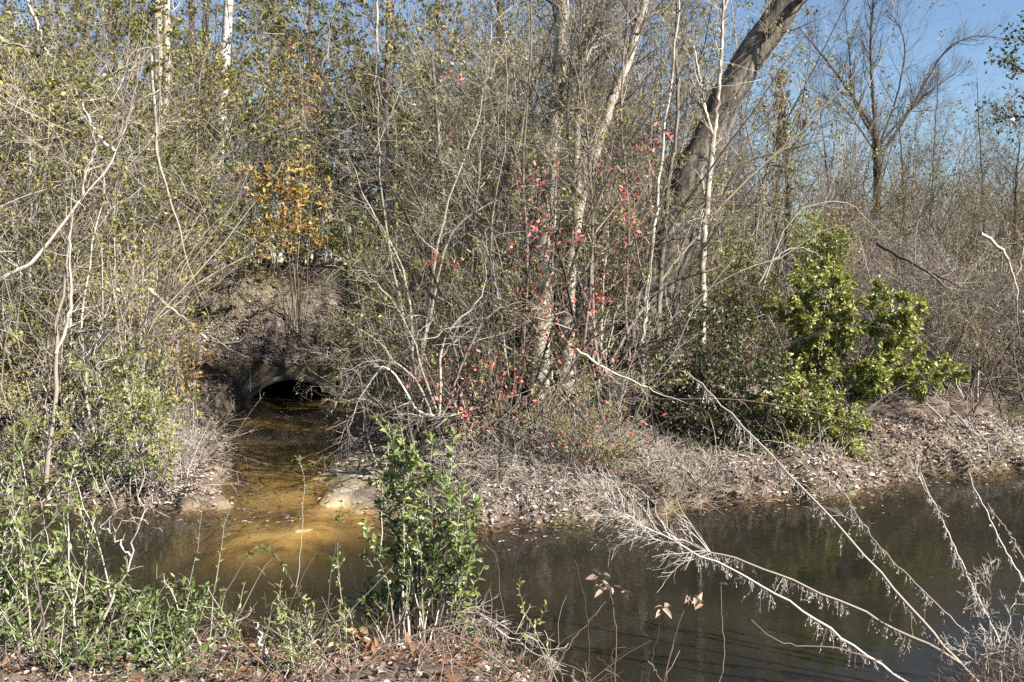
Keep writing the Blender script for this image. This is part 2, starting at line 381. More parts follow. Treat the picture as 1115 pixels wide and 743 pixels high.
Vf = np.concatenate([np.column_stack([fx, np.full(nf, YC + .02), np.minimum(arc, top - .01)]), np.column_stack([fx, np.full(nf, YC + .03), top])])
k0 = len(V); i0 = np.arange(nf - 1) + k0; V = np.concatenate([V, Vf]); Q = np.concatenate([Q, np.stack([i0, i0 + 1, i0 + nf + 1, i0 + nf], 1)])
sa = np.concatenate([sa, np.zeros(2 * nf)]); wet = np.concatenate([wet, np.zeros(2 * nf)])
ground = link('ground', quad_mesh('ground', V, Q, None, True, M['soil'], {'sand': sa, 'wet': wet})); tag(ground, kind='structure')

wx = np.arange(-40, 40.01, .2); wy = np.arange(4.6, 21, .2); WX, WY = np.meshgrid(wx, wy); H = height(WX, WY); n_, m_ = len(wx), len(wy)
ii, jj = np.meshgrid(np.arange(n_ - 1), np.arange(m_ - 1)); Qw = np.stack([jj * n_ + ii, jj * n_ + ii + 1, (jj + 1) * n_ + ii + 1, (jj + 1) * n_ + ii], -1).reshape(-1, 4)
low = (H.ravel()[Qw].min(1) < .02) & (WY.ravel()[Qw].max(1) < 20) & ~((np.abs(WX.ravel()[Qw].mean(1) + 3.4) < 2) & (WY.ravel()[Qw].mean(1) > 12.8))
Vw = np.stack([WX, WY, 0 * WX], -1).reshape(-1, 3)
water = link('creek_water', quad_mesh('creek_water', Vw, Qw[low], None, True, M['pool'], {'depth': np.clip(-H, 0, 2).ravel()})); tag(water, kind='structure')
sy = np.arange(12.78, 30, .15); rows = []
for y in sy:
    cxx = np.interp(y, CY, CX) + .12 * math.sin(y * 1.7); hw = np.interp(y, CY, CH) + .3
    if y > YC - .1: hw = .98; cxx = -4.6
    rows.append([(cxx + f * hw, y, np.interp(y, CY, CW) + .001 + .003 * (y > 13)) for f in np.linspace(-1, 1, 17)])
Vs = np.array(rows).reshape(-1, 3); ii, jj = np.meshgrid(np.arange(16), np.arange(len(sy) - 1)); Qs = np.stack([jj * 17 + ii, jj * 17 + ii + 1, (jj + 1) * 17 + ii + 1, (jj + 1) * 17 + ii], -1).reshape(-1, 4)
dep = np.clip(Vs[:, 2] - height(Vs[:, 0], np.minimum(Vs[:, 1], YC - .02)), 0, 1)
tag(link('stream_water', quad_mesh('stream_water', Vs, Qs, None, True, M['pool'], {'depth': dep})), kind='structure')

# culvert
m, nt_, b = new_mat('weathered concrete pipe')
tcn = nt_.nodes.new('ShaderNodeTexCoord'); nz = nt_.nodes.new('ShaderNodeTexNoise'); nz.inputs['Scale'].default_value = 5; nz.inputs['Detail'].default_value = 8
nt_.links.new(tcn.outputs['Object'], nz.inputs[0]); rr = ramp_node(nt_, [(.3, (.06, .055, .04)), (.55, (.17, .155, .125)), (.75, (.30, .28, .24))], nz.outputs[0])
nt_.links.new(rr.outputs[0], b.inputs['Base Color']); b.inputs['Roughness'].default_value = .9; M['concrete'] = m
cv = thing('culvert', 'round half buried drain pipe mouth at the head of the stream under the bank', 'culvert', (-4.6, YC, 0.4))
def pipe_shell(y0, y1, ro, ri, n=40):
    V = []; Q = []
    a = np.linspace(-.35, math.pi + .35, n)
    for y, r in ((y0, ri), (y0, ro), (y1, ro), (y1, ri)):
        V += [(-4.6 + r * math.cos(t), y, -.3 + r * math.sin(t)) for t in a]
    for k in range(4):
        for i in range(n - 1):
            k2 = (k + 1) % 4; Q.append((k * n + i, k * n + i + 1, k2 * n + i + 1, k2 * n + i))
    return np.array(V, float), np.array(Q)
g = Geo(); v, q = pipe_shell(YC - .1, YC + 9, 1.2, 1.13); g.raw(v, q, np.full(len(q), .5)); pp_ = part('pipe', g, 'concrete', cv)
g = Geo(); v, q = pipe_shell(YC - .13, YC + .06, 1.225, 1.12); g.raw(v, q, np.full(len(q), .5)); part('rim', g, 'concrete', cv, False, None, pp_)
g = Geo(); g.raw(np.array([(-5.8, YC + 8.9, -.5), (-3.4, YC + 8.9, -.5), (-3.4, YC + 8.9, 1.2), (-5.8, YC + 8.9, 1.2)], float), np.array([[0, 1, 2, 3]]), np.array([.5])); part('shade_cap', g, 'bark_dark', cv)  # added end cap, coloured dark to stand in for shade deep in the pipe
g = Geo(); xs = np.linspace(-5.7, -3.5, 12); ys = np.linspace(YC - .02, YC + 8.9, 40); PX, PY = np.meshgrid(xs, ys); PZ = .40 + .05 * noise2(PX, PY, .5) + .16 * sstep(-.1, .8, PX + 4.3) * sstep(YC, YC + .6, PY)
ii, jj = np.meshgrid(np.arange(11), np.arange(39)); g.raw(np.stack([PX, PY, PZ], -1).reshape(-1, 3), np.stack([jj * 12 + ii, jj * 12 + ii + 1, (jj + 1) * 12 + ii + 1, (jj + 1) * 12 + ii], -1).reshape(-1, 4), np.full(11 * 39, .5))
part('sand_fill', g, 'soil', cv)

# ------------------------------------------------------------------ vegetation makers
def ground_pts(n, x0, x1, y0, y1, clear=True, zmin=.05):
    X = U(x0, x1, n); Y = U(y0, y1, n); Z = height(X, Y)
    ok = np.ones(n, bool)
    if clear:
        cx = np.interp(Y, CY, CX); ch = np.interp(Y, CY, CH)
        ok = ~((np.abs(X - cx) < ch + .35) & (Y < YC + .1) & (Y > 10)) & (Z > zmin)
    return np.stack([X, Y, Z], 1)[ok]
SD = np.array(sd)
def open_ground(P, part_=1.0):
    """which strands stay out of the open space before the pipe and its sunny slope, and thin out before the big trunks"""
    px = 557.5 + P[..., 0] / P[..., 1] * F; py = 300 + (CAMZ - P[..., 2]) / P[..., 1] * F; Y = P[..., 1]
    inv = (px > 218) & (px < 372) & (py > 318) & (py < 520) & (Y < 23.4) & (Y > 9)
    t = (Y - 21.6) / SD[1]; qx = P[..., 0] - t * SD[0]; qz = P[..., 2] - t * SD[2]
    sun_ = (t > 0) & (qx > -6.2) & (qx < -3.0) & (qz > .2) & (qz < 3.0)
    t2 = (Y - 17.5) / SD[1]; qx = P[..., 0] - t2 * SD[0]; qz = P[..., 2] - t2 * SD[2]
    sun_ |= (t2 > 0) & (qx > -5) & (qx < -3.2) & (qz > 0) & (qz < .8)
    trunk_ = (px > 572) & (px < 668) & (py > 170) & (py < 340) & (Y < 16)
    lean_ = (px > 735) & (px < 815) & (py > 90) & (py < 215) & (Y < 18.3)
    B = len(P); keep = ~(inv.any(1) & (U(0, 1, B) < .96 * part_))
    keep &= ~(sun_.any(1) & (U(0, 1, B) < .8 * part_)); keep &= ~(trunk_.any(1) & (U(0, 1, B) < .8 * part_)); keep &= ~(lean_.any(1) & (U(0, 1, B) < .85 * part_))
    return keep
def thicket(P0, Hh, lean, r0, k1, k2, mat_t, name, label, cat, leaf=None, L1=(.25, .6), up=.05, curl=.14, k3=0, tdir=None):
    """a tangle nobody could count: stems, twigs and leaves"""
    B = len(P0); d = rng.normal(size=(B, 3)) * lean; d[:, 2] = 1
    if tdir is not None: d += np.asarray(tdir)
    L = U(Hh[0], Hh[1], B); g = Geo()
    P, Rr = strands(P0, d, L, 8, curl, up, r0 * U(.6, 1.3, B), .003); k_ = open_ground(P); P, Rr = P[k_], Rr[k_]; g.tubes(P, Rr, 4)
    Q1, R1 = kids(P, Rr, int(k1 * 1.3), .15, 1, (L1[0] * np.mean(Hh), L1[1] * np.mean(Hh)), n=6, curl=.2, up=.04, rf=.55); k_ = open_ground(Q1) & (clumps(Q1[:, 2], .75, 3.0) + .1 * rng.normal(size=len(Q1)) > -.22); Q1, R1 = Q1[k_], R1[k_]; g.tubes(Q1, R1, 3)
    last = Q1
    if k2:
        Q2, R2 = kids(Q1, R1, k2, .2, 1, (L1[0] * .4 * np.mean(Hh), L1[1] * .45 * np.mean(Hh)), n=4, curl=.2, rf=.6); k_ = open_ground(Q2, .7); Q2, R2 = Q2[k_], R2[k_]; g.tubes(Q2, R2, 3); last = Q2
    o = stuff(name, g, mat_t, label, cat)
    if leaf:
        gl = Geo(); lm, k, Ls, rb = leaf
        spread_leaves(gl, last, k, .2, 1, Ls, .55, rb, clump=.55)
        lo = link('leaves', gl.mesh('leaves', lm), o); lo['kind'] = 'stuff'
    return o

def leafy(name, label, cat, stems, leafmat, twigmat, r0, k1, L1, kl, Ls, ar=.5, simple=False, k2=0, L2=None, up=.1, rb=(0, 1), t0=.2, lt0=.25, ang=(.5, 1.0), group=None, stem_leaves=0, droop=0, parts=('stems', 'leaves')):
    """one plant: stems along given paths, side twigs, leaves"""
    base = np.mean([s[0] for s in stems], 0); root = thing(name, label, cat, tuple(base), group)
    g = Geo(); gl = Geo(); n = 14
    P = np.array([spline(s, n, .006) for s in stems]); r = np.broadcast_to(r0, (len(stems),))
    t = np.linspace(0, 1, n); Rr = r[:, None] * (1 - .8 * t)[None]
    g.tubes(P, Rr, 5)
    if stem_leaves: spread_leaves(gl, P, stem_leaves, lt0, 1, Ls, ar, rb, simple, (.7, 1.2), droop)
    if k1:
        Q1, R1 = kids(P, Rr, k1, t0, 1, L1, ang, 6, .12, up, .55); g.tubes(Q1, R1, 4 if not simple else 3)
        if k2:
            Q2, R2 = kids(Q1, R1, k2, .2, 1, L2, ang, 5, .14, up, .6); g.tubes(Q2, R2, 3)
            if kl: spread_leaves(gl, Q2, kl, .1, 1, Ls, ar, rb, simple, (.5, 1.1), droop)
        if kl: spread_leaves(gl, Q1, kl, .1, 1, Ls, ar, rb, simple, (.5, 1.1), droop)
    part(parts[0], g, twigmat, root, True)
    if gl.V: part(parts[1], gl, leafmat, root)
    return root

def px_tree(name, label, cat, trunk, r0, r1, bark, limbs=(), twig='twig_grey', k1=10, L1=(1, 2), k2=6, k3=4, t0=.4, leaf=None, group=None, wob=.01, up=.06, sides=10, crown='crown', sprout=0, rt=.02):
    """tree with trunk and limbs along given paths and a grown crown of twigs"""
    base = np.asarray(trunk[0]); root = thing(name, label, cat, tuple(base), group)
    g = Geo(); n = 30; P = spline(trunk, n, wob); t = np.linspace(0, 1, n)
    fl = 1 + .45 * np.exp(-t * 14)
    Rr = (r0 * (1 - t) + r1 * t) * fl * (1 + .05 * rng.normal(size=n)); g.tubes(P, Rr, sides)
    allP = [P[None]]; allR = [Rr[None]]; tr_ = part('trunk', g, bark, root, True)
    for path, a, b in limbs:
        p = spline(path, n, wob * .7); rr_ = a * (1 - t) + b * t; part('limb', Geo().tubes(p, rr_, 7), bark, root, True, None, tr_); allP.append(p[None]); allR.append(rr_[None])
    P = np.concatenate(allP); Rr = np.concatenate(allR)
    gt = Geo()
    rr2 = np.minimum(Rr, rt / .5)
    Q1, R1 = kids(P, rr2, k1, t0, 1, L1, (.5, 1.0), 8, .12, up, .5, .003); gt.tubes(Q1, R1, 4)
    last = Q1
    if k2:
        Q2, R2 = kids(Q1, R1, k2, .2, 1, (L1[0] * .35, L1[1] * .5), (.4, .9), 6, .14, up, .55, .002); gt.tubes(Q2, R2, 3); last = Q2
        if k3:
            Q3, R3 = kids(Q2, R2, k3, .2, 1, (L1[0] * .15, L1[1] * .25), (.4, .9), 4, .15, up, .6, .0015); gt.tubes(Q3, R3, 3); last = Q3
    cr_ = part(crown, gt, twig, root)
    if leaf:
        gl = Geo(); lm, k, Ls, rb = leaf; spread_leaves(gl, last, k, .1, 1, Ls, .6, rb); part('leaves', gl, lm, root, False, None, cr_)
    return root
def A(*pts): return [at(*p) for p in pts]
def grounded(path):
    p = np.array(path[0]); p[2] = gz(p[0], p[1]) - .08
    return [p] + list(path)

exec_sections = []
# ================================================================== TREES
px_tree('leaning_tree', 'massive leaning tree with furrowed dark grey bark, the thickest trunk in view', 'tree',
        A((704, 360, 18.5), (722, 300, 18.5), (742, 225, 18.5), (766, 165, 18.5), (797, 95, 18.5), (838, 32, 18.5), (878, -30, 18.3), (930, -110, 18.1), (960, -230, 17.7)), .38, .205, 'bark_big',
        [(A((850, 15, 18.3), (888, -12, 17.9), (930, -40, 17.3), (990, -60, 17)), .07, .02), (A((925, -100, 18.1), (1000, -170, 17.7), (1060, -260, 17.3)), .2, .05)],
        'twig_grey', 20, (.6, 1.8), 6, 4, .3, sides=18, wob=.02)
px_tree('pale_trunk_tree', 'stout pale flaky trunk standing straight behind the red leaved shrub', 'tree',
        grounded(A((590, 335, 16.2), (592, 290, 16.2), (597, 210, 16.2), (606, 120, 16.2), (612, 40, 16.2), (610, -60, 16.1), (600, -160, 16.0))), .175, .085, 'bark_pale', [(A((605, 130, 16.2), (640, 60, 16.0), (665, -30, 18))  , .07, .03)], 'twig_grey', 36, (.6, 1.8), 7, 4, .3)
px_tree('pale_leaning_tree', 'slimmer pale trunk bending right beside the stout pale one', 'tree',
        grounded(A((618, 330, 16.5), (622, 290, 16.5), (632, 215, 16.5), (652, 150, 16.5), (672, 95, 16.5), (690, 45, 16.5), (706, -20, 16.5), (722, -120, 16.3))), .12, .055, 'bark_pale', [(A((630, 225, 16.5), (627, 190, 16.4), (630, 110, 16.3), (640, 20, 16.2)), .10, .04)], 'twig_grey', 32, (.6, 1.8), 7, 4, .35)
px_tree('birch', 'slender white barked tree standing behind the left thicket', 'tree',
        grounded(A((236, 230, 27), (239, 170, 27), (243, 100, 27), (246, 50, 27), (249, -20, 27), (250, -120, 27))), .17, .11, 'bark_white', [], 'twig_pale', 10, (1, 2), 5, 4, .5)
px_tree('twin_trunk_tree', 'tall pale grey tree with two close trunks left of the white barked one', 'tree',
        grounded(A((176, 260, 25), (175, 170, 25), (173, 90, 25), (171, 0, 25), (168, -120, 25))), .15, .10, 'bark_pale', [(A((176, 200, 25), (181, 100, 25), (182, 0, 25), (186, -120, 25)), .11, .06)], 'twig_pale', 14, (1, 2.2), 6, 4, .4)
for (x, top, Y, r, lab) in [(211, 208, 31, .14, 'dark straight trunk between the twin trunked tree and the white barked one'),
                            (226, 224, 34, .16, 'dark trunk just left of the white barked tree'),
                            (122, 126, 30, .12, 'slim dark trunk at upper left beside a thin sky gap'),
                            (150, 143, 33, .13, 'grey trunk just left of the twin trunked tree'),
                            (290, 300, 32, .13, 'grey trunk right of the white barked tree'),
                            (62, 50, 28, .12, 'grey trunk rising near the upper left corner'),
                            (345, 338, 33, .12, 'thin brownish trunk above the yellow leaved sapling'),
                            (415, 425, 27, .13, 'slim grey tree behind the middle thicket at the top of the picture'),
                            (485, 476, 29, .14, 'grey bare tree in the middle wood, left of the pale trunks'),
                            (540, 545, 26, .13, 'dark upright tree just left of the stout pale trunk')]:
    px_tree('woodland_tree', lab, 'tree', grounded(A((x, 260, Y), (x + (top - x) * .3, 160, Y), (x + (top - x) * .8, 60, Y), (top, -40, Y), (top + (top - x), -150, Y))), r, r * .55,
            'bark_dark' if 'dark' in lab else 'bark_grey', [], 'twig_grey', 18, (1.2, 2.6), 6, 4, .3, leaf=('olive', 1, (.05, .09), (0, 1)) if x < 350 and x % 2 == 0 else None)
# right background
def rt(px0, py0, Y, pts): return [at(px0 + x, py0 + y, Y) for x, y in pts]
B = 36
px_tree('bare_tree', 'leafless dark tree with fanned limbs against open sky', 'tree', grounded(A((955, 230, B), (955, 185, B), (953, 150, B), (951, 135, B))), .16, .12, 'bark_dark',
        [(A((953, 150, B), (950, 95, B), (948, 50, B), (952, -10, B), (956, -60, B)), .075, .02), (A((951, 140, B), (925, 100, B), (895, 60, B), (868, 28, B)), .075, .015), (A((955, 165, B), (975, 110, B), (985, 60, B), (980, 30, B), (965, 10, B)), .042, .01),
         (A((955, 175, B), (985, 130, B), (1005, 95, B), (1030, 55, B), (1060, 40, B), (1095, 42, B)), .055, .012), (A((952, 150, B), (930, 110, B), (925, 60, B), (920, 10, B)), .05, .012), (A((956, 160, B), (1000, 110, B), (1040, 80, B)), .042, .01), (A((953, 165, B), (920, 120, B), (880, 95, B)), .042, .01)],
        'twig_dark', 22, (.9, 1.9), 7, 5, .15, up=.12, sides=8, rt=.03)
px_tree('orange_leaved_tree', 'small tree with tan and orange leaves just right of the leaning trunk', 'tree', grounded(A((858, 210, 27), (856, 160, 27), (852, 110, 27), (850, 95, 27))), .09, .04, 'bark_dark',
        [(A((856, 170, 27), (875, 140, 27), (880, 115, 27)), .04, .015), (A((856, 165, 27), (838, 140, 27), (832, 120, 27)), .04, .015)], 'twig_dark', 14, (.4, .9), 5, 3, .3, leaf=('orange', 1, (.05, .09), (0, .8)))
px_tree('cedar', 'small dark pointed evergreen peeking above the tangle right of the leaning trunk', 'tree', grounded(A((846, 200, 33), (848, 140, 33), (850, 85, 33))), .1, .02, 'bark_dark', [], 'twig_dark', 45, (.3, .7), 5, 3, .2, leaf=('ever', 4, (.05, .08), (0, 1)))
px_tree('broadleaf_tree', 'dark leaved evergreen tree reaching in at the upper right edge', 'tree', grounded(A((1170, 260, 24), (1168, 150, 24), (1160, 60, 24), (1150, -20, 24))), .16, .08, 'bark_dark',
        [(A((1165, 130, 24), (1130, 90, 23.5), (1100, 68, 23.2)), .06, .015), (A((1165, 110, 24), (1135, 60, 24), (1115, 45, 24)), .05, .015), (A((1166, 160, 24), (1125, 130, 24), (1090, 128, 24)), .05, .015)], 'twig_dark', 11, (.5, 1.1), 4, 2, .4, leaf=('ever', 2, (.08, .13), (0, 1)))
for (x, dx, y, Y, lab) in [(1012, 10, 70, 40, 'thin bare tree right of the fanned leafless tree'), (1072, -8, 90, 38, 'low bare grey tree near the right edge of the sky'), (905, -12, 120, 38, 'twiggy bare tree left of the fanned leafless tree'),
                         (800, 10, 60, 30, 'slender bare tree directly behind the leaning trunk'), (985, -6, 130, 31, 'short twiggy tree under the fanned leafless tree'), (1105, 6, 150, 29, 'short bare tree at the right edge above the brown thicket')]:
    px_tree('bare_tree', lab, 'tree', grounded(A((x, 260, Y), (x + dx * .3, 200, Y), (x + dx, y, Y))), .085, .012, 'bark_dark', [], 'twig_dark', 28, (.9, 2.0), 6, 4, .3)

# saplings in the middle
px_tree('forked_sapling', 'pale forked sapling standing in front of the leaning trunk', 'sapling', grounded(A((765, 330, 16), (766, 260, 16), (772, 200, 16), (777, 148, 16))), .055, .045, 'bark_pale',
        [(A((777, 150, 16), (783, 90, 16), (787, 30, 16), (788, -30, 16)), .04, .018), (A((777, 150, 16), (768, 120, 16), (763, 90, 16), (755, 50, 16)), .03, .012), (A((772, 205, 16), (766, 230, 16), (760, 262, 15.8)), .025, .02)], 'twig_pale', 9, (.4, .9), 5, 3, .2)
for pts, r, lab in [([(700, 372, 15.5), (706, 300, 15.5), (716, 220, 15.5), (724, 140, 15.5), (735, 60, 15.5), (740, -20, 15.5)], .04, 'pale thin sapling, its foot forked low beside the dark evergreen shrub'),
                    ([(718, 330, 17), (722, 270, 17), (728, 200, 17), (738, 120, 17), (736, 30, 17), (742, -40, 17)], .055, 'thin grey sapling close to the left side of the leaning trunk'),
                    ([(690, 350, 17.5), (700, 300, 17.5), (708, 240, 17.5), (706, 170, 17.5), (715, 90, 17.5)], .045, 'thin grey stem left of the pair of saplings by the leaning trunk'),
                    ([(484, 350, 16.5), (486, 300, 16.5), (484, 230, 16.5), (478, 150, 16.5), (470, 60, 16.5)], .06, 'grey straight sapling left of the red leaved shrub'),
                    ([(430, 330, 18), (425, 250, 18), (420, 150, 18), (412, 60, 18), (410, -20, 18)], .05, 'slim pale sapling rising from the middle thicket'),
                    ([(530, 330, 17), (540, 240, 17), (560, 150, 17), (590, 70, 17), (610, 0, 17)], .05, 'grey sapling curving to the right behind the red leaved shrub')]:
    px_tree('sapling', lab, 'sapling', grounded(A(*pts)), r, r * .35, 'bark_pale' if 'pale' in lab else 'bark_grey', [], 'twig_grey', 16, (.5, 1.3), 6, 3, .25)

for pts, lab in [([(560, 480, 14.6), (566, 400, 14.6), (575, 300, 14.6), (570, 180, 14.6), (578, 60, 14.6), (574, -60, 14.6)], 'thin grey sapling with a twiggy head rising in front of the stout pale trunk'),
                 ([(640, 470, 14.9), (636, 380, 14.9), (645, 260, 14.9), (640, 150, 14.9), (632, 40, 14.9), (636, -60, 14.9)], 'thin grey sapling with a twiggy head just right of the two pale trunks'),
                 ([(690, 440, 15.4), (682, 340, 15.4), (684, 230, 15.4), (676, 120, 15.4), (684, 10, 15.4), (690, -70, 15.4)], 'dark thin sapling with a twiggy head between the pale trunks and the leaning one'),
                 ([(500, 440, 14.9), (510, 340, 14.9), (520, 200, 14.9), (530, 90, 14.9), (540, -50, 14.9)], 'thin grey sapling with a twiggy head left of the stout pale trunk')]:
    px_tree('sapling', lab, 'sapling', grounded(A(*pts)), .03, .01, 'bark_grey', [], 'twig_grey', 34, (.5, 1.6), 7, 4, .42, leaf=('vine_leaf', 1, (.03, .055), (0, 1)))

# ================================================================== STUFF : woods and thickets
rng = np.random.default_rng(21)
W1 = ground_pts(400, -19, -1.5, 25, 36)
thicket(W1, (4.5, 10.5), .16, .024, 15, 5, 'twig_grey', 'woodland_understory', 'olive leaved understorey massed behind the culvert bank', 'understorey', ('olive', 5, (.07, .13), (0, 1)), (.14, .3))
W2 = ground_pts(270, -1.6, 6, 21.5, 33)
thicket(W2, (5, 11.5), .18, .022, 15, 5, 'twig_grey', 'bare_understory', 'grey leafless understorey massed behind the pale trunks', 'understorey', ('olive', 2, (.06, .10), (.2, 1)), (.14, .3))
W3 = ground_pts(520, 4.5, 24, 22, 36)
thicket(W3, (3, 6.6), .3, .02, 15, 5, 'twig_brown', 'brown_thicket', 'grey brown leafless thicket below the sky at right', 'thicket', ('olive', 1, (.04, .07), (.2, .9)), (.18, .38))
W4 = np.stack([U(-60, 60, 620), U(40, 62, 620)], 1); W4 = np.column_stack([W4, height(W4[:, 0], W4[:, 1])])
thicket(W4, (5.5, 9.5), .14, .045, 13, 5, 'twig_brown', 'far_wood', 'distant bare wood along the skyline', 'wood', ('olive', 1, (.08, .14), (0, .8)), (.16, .3))
W5 = ground_pts(260, -9.5, -5.5, 13.1, 19)
thicket(W5, (1.6, 4.6), .3, .013, 11, 4, 'twig_pale', 'vine_tangle', 'pale leafless vines and twigs tangled over the left bank', 'thicket', ('vine_leaf', 4, (.04, .075), (0, 1)), (.18, .42), curl=.2)
W6 = ground_pts(170, -11.5, -6.2, 16.5, 23.5)
thicket(W6, (4.2, 8.8), .22, .015, 13, 5, 'twig_grey', 'olive_thicket', 'olive leaved thicket rising behind the pale vines at left', 'thicket', ('olive', 7, (.05, .09), (0, 1)), (.14, .32), curl=.17)
W7 = ground_pts(170, -2.2, 1.8, 13.6, 19.5)
W7 = W7[~((W7[:, 0] < -1.3) & (W7[:, 1] > 15.2)) & ~((W7[:, 0] < .2) & (W7[:, 1] > 17)) & ~((W7[:, 0] > .1) & (W7[:, 1] > 14.6) & (W7[:, 1] < 16.6))]
thicket(W7, (1.4, 4.2), .36, .012, 11, 4, 'twig_grey', 'bare_thicket', 'grey twiggy thicket filling the bank right of the culvert', 'thicket', ('vine_leaf', 2, (.035, .065), (0, .8)), (.18, .42), curl=.2)
W8 = ground_pts(230, -9, 0, 22, 25.5)
W8 = W8[~((np.abs(W8[:, 0] + 3.9) < 2.4) & (W8[:, 1] < 23.9))]
thicket(W8, (1.0, 3.2), .4, .014, 12, 4, 'twig_brown', 'slope_brush', 'brown brush on the steep slope above the culvert', 'thicket', ('vine_leaf', 4, (.045, .09), (.1, 1)), (.18, .42), curl=.2)
W9 = ground_pts(300, 1.8, 10.5, 16.2, 23)
W9 = W9[~((W9[:, 0] > 3.2) & (W9[:, 0] < 7) & (W9[:, 1] < 17.6))]
thicket(W9, (1.0, 3.3), .45, .012, 12, 4, 'twig_grey', 'bank_brush', 'grey brush on the right bank behind the green shrub', 'thicket', ('vine_leaf', 1, (.03, .06), (.1, 1)), (.18, .42), curl=.2)
def vines(name, label, P0, L, r, mat, tilt=.8, up=-.05, k=5):
    B = len(P0); d = rng.normal(size=(B, 3)) * tilt; d[:, 2] = np.abs(d[:, 2]) * .5 + .8; g = Geo()
    P, Rr = strands(P0, d, U(L[0], L[1], B), 14, .13, np.linspace(up, up * .3, B), r * np.clip(np.exp(rng.normal(size=B) * .5) * .8, .35, 2.2), .003); k_ = open_ground(P); P, Rr = P[k_], Rr[k_]; g.tubes(P, Rr, 4)
    Q1, R1 = kids(P, Rr, k, .15, 1, (L[0] * .12, L[1] * .2), n=6, curl=.2, up=-.03, rf=.55); k_ = open_ground(Q1); g.tubes(Q1[k_], R1[k_], 3)
    return stuff(name, g, mat, label, 'vines')
vines('loose_vines', 'long loose pale vines looping through the left thicket', ground_pts(190, -9.5, -5.6, 13.1, 18), (2.5, 6), .013, 'twig_pale', .8, -.075)
vines('middle_vines', 'long loose grey vines looping through the middle thicket', ground_pts(150, -1.6, 2.2, 13.3, 18), (2, 5), .012, 'twig_grey', .7, -.08)
vines('right_vines', 'long loose pale vines looping over the right bank brush', ground_pts(80, 3, 11, 17.5, 23), (1.5, 3.6), .015, 'twig_pale', .9)
vines('slope_vines', 'long loose vines trailing over the slope above the culvert', ground_pts(70, -9, -.5, 23.6, 25.5), (2.5, 6), .016, 'twig_grey', .8)
# bare shrubs, copied
def bare_proto(label, cat, group, Hh, n, r0, twig, leaf=None, lean=.3, k=(9, 6, 4)):
    root = thing('bare_shrub', label, cat, (0, 0, 0), group); g = Geo()
    b = np.column_stack([U(-.18, .18, n), U(-.18, .18, n), np.full(n, -.05)]); d = rng.normal(size=(n, 3)) * lean; d[:, 2] = 1
    P, Rr = strands(b, d, U(.55, 1, n) * Hh, 12, .1, .01, r0 * U(.6, 1.2, n), .004); g.tubes(P, Rr, 5)
    Q1, R1 = kids(P, Rr, k[0], .15, 1, (Hh * .15, Hh * .38), (.5, 1.2), 8, .14, .01, .55, .003); g.tubes(Q1, R1, 4)
    Q2, R2 = kids(Q1, R1, k[1], .2, 1, (Hh * .06, Hh * .17), (.5, 1.1), 6, .16, .0, .6, .002, .003); g.tubes(Q2, R2, 3)
    Q3, R3 = kids(Q2, R2, k[2], .2, 1, (Hh * .03, Hh * .08), (.5, 1.1), 4, .16, .0, .7, .002, .0025); g.tubes(Q3, R3, 3)
    part('stems', g, twig, root)
    if leaf: gl = Geo(); spread_leaves(gl, Q3, 2, .2, 1, leaf[1], .5, leaf[2], clump=.4); part('leaves', gl, leaf[0], root)
    return root
def scatter(protos, spots):
    for i, (x, y, sc) in enumerate(spots):
        loc = (x, y, gz(x, y)); k = i % len(protos)
        if i < len(protos): o = protos[k]; o.location = loc; o.rotation_euler = (0, 0, U(0, 6.28)); o.scale = (sc, sc, sc)
        else: dup(protos[k], loc, U(0, 6.28), sc)
def spots(n, x0, x1, y0, y1, s0=.75, s1=1.2):
    p = ground_pts(n * 3, x0, x1, y0, y1); p = p[~((p[:, 0] > -4) & (p[:, 0] < -.5) & (p[:, 1] > 15.4)) & ~((p[:, 0] > -4) & (p[:, 0] < .6) & (p[:, 1] > 16.6)) & ~((p[:, 0] > 2.2) & (p[:, 0] < 4.5) & (p[:, 1] < 20)) & ~((p[:, 0] > .0) & (p[:, 0] < 1.8) & (p[:, 1] < 16.6)) & ~((p[:, 0] > 3.3) & (p[:, 0] < 6.8) & (p[:, 1] < 17.5))][:n]; return [(a, b_, U(s0, s1)) for a, b_, _ in p]
lb = 'tall bare shrub with fine grey twigs crowded in the middle thicket'; gr = 'tall bare shrubs in the middle thicket'
scatter([bare_proto(lb, 'shrub', gr, 6.2, 6, .026, 'twig_grey', ('vine_leaf', (.035, .06), (0, 1))) for _ in range(3)], spots(5, -2.1, -.7, 14.2, 15.3, .5, .75) + [(-.1, 15.2, 1.2), (1.55, 15.3, 1.15)] + spots(13, .2, 3.2, 17, 21))
lb = 'tall bare shrub with pale twigs and few olive leaves in left thicket'; gr = 'tall bare shrubs in the left thicket'
scatter([bare_proto(lb, 'shrub', gr, 5.6, 6, .025, 'twig_pale', ('vine_leaf', (.04, .07), (0, 1)), .4) for _ in range(3)], spots(28, -11.5, -6.6, 14.0, 20.5, .9, 1.5))
lb = 'low bare shrub with grey twigs, one of many on the right bank'; gr = 'low bare shrubs on the right bank'
scatter([bare_proto(lb, 'shrub', gr, 3.0, 7, .020, 'twig_grey', None, .5) for _ in range(3)], spots(24, 3.5, 11, 17, 23))
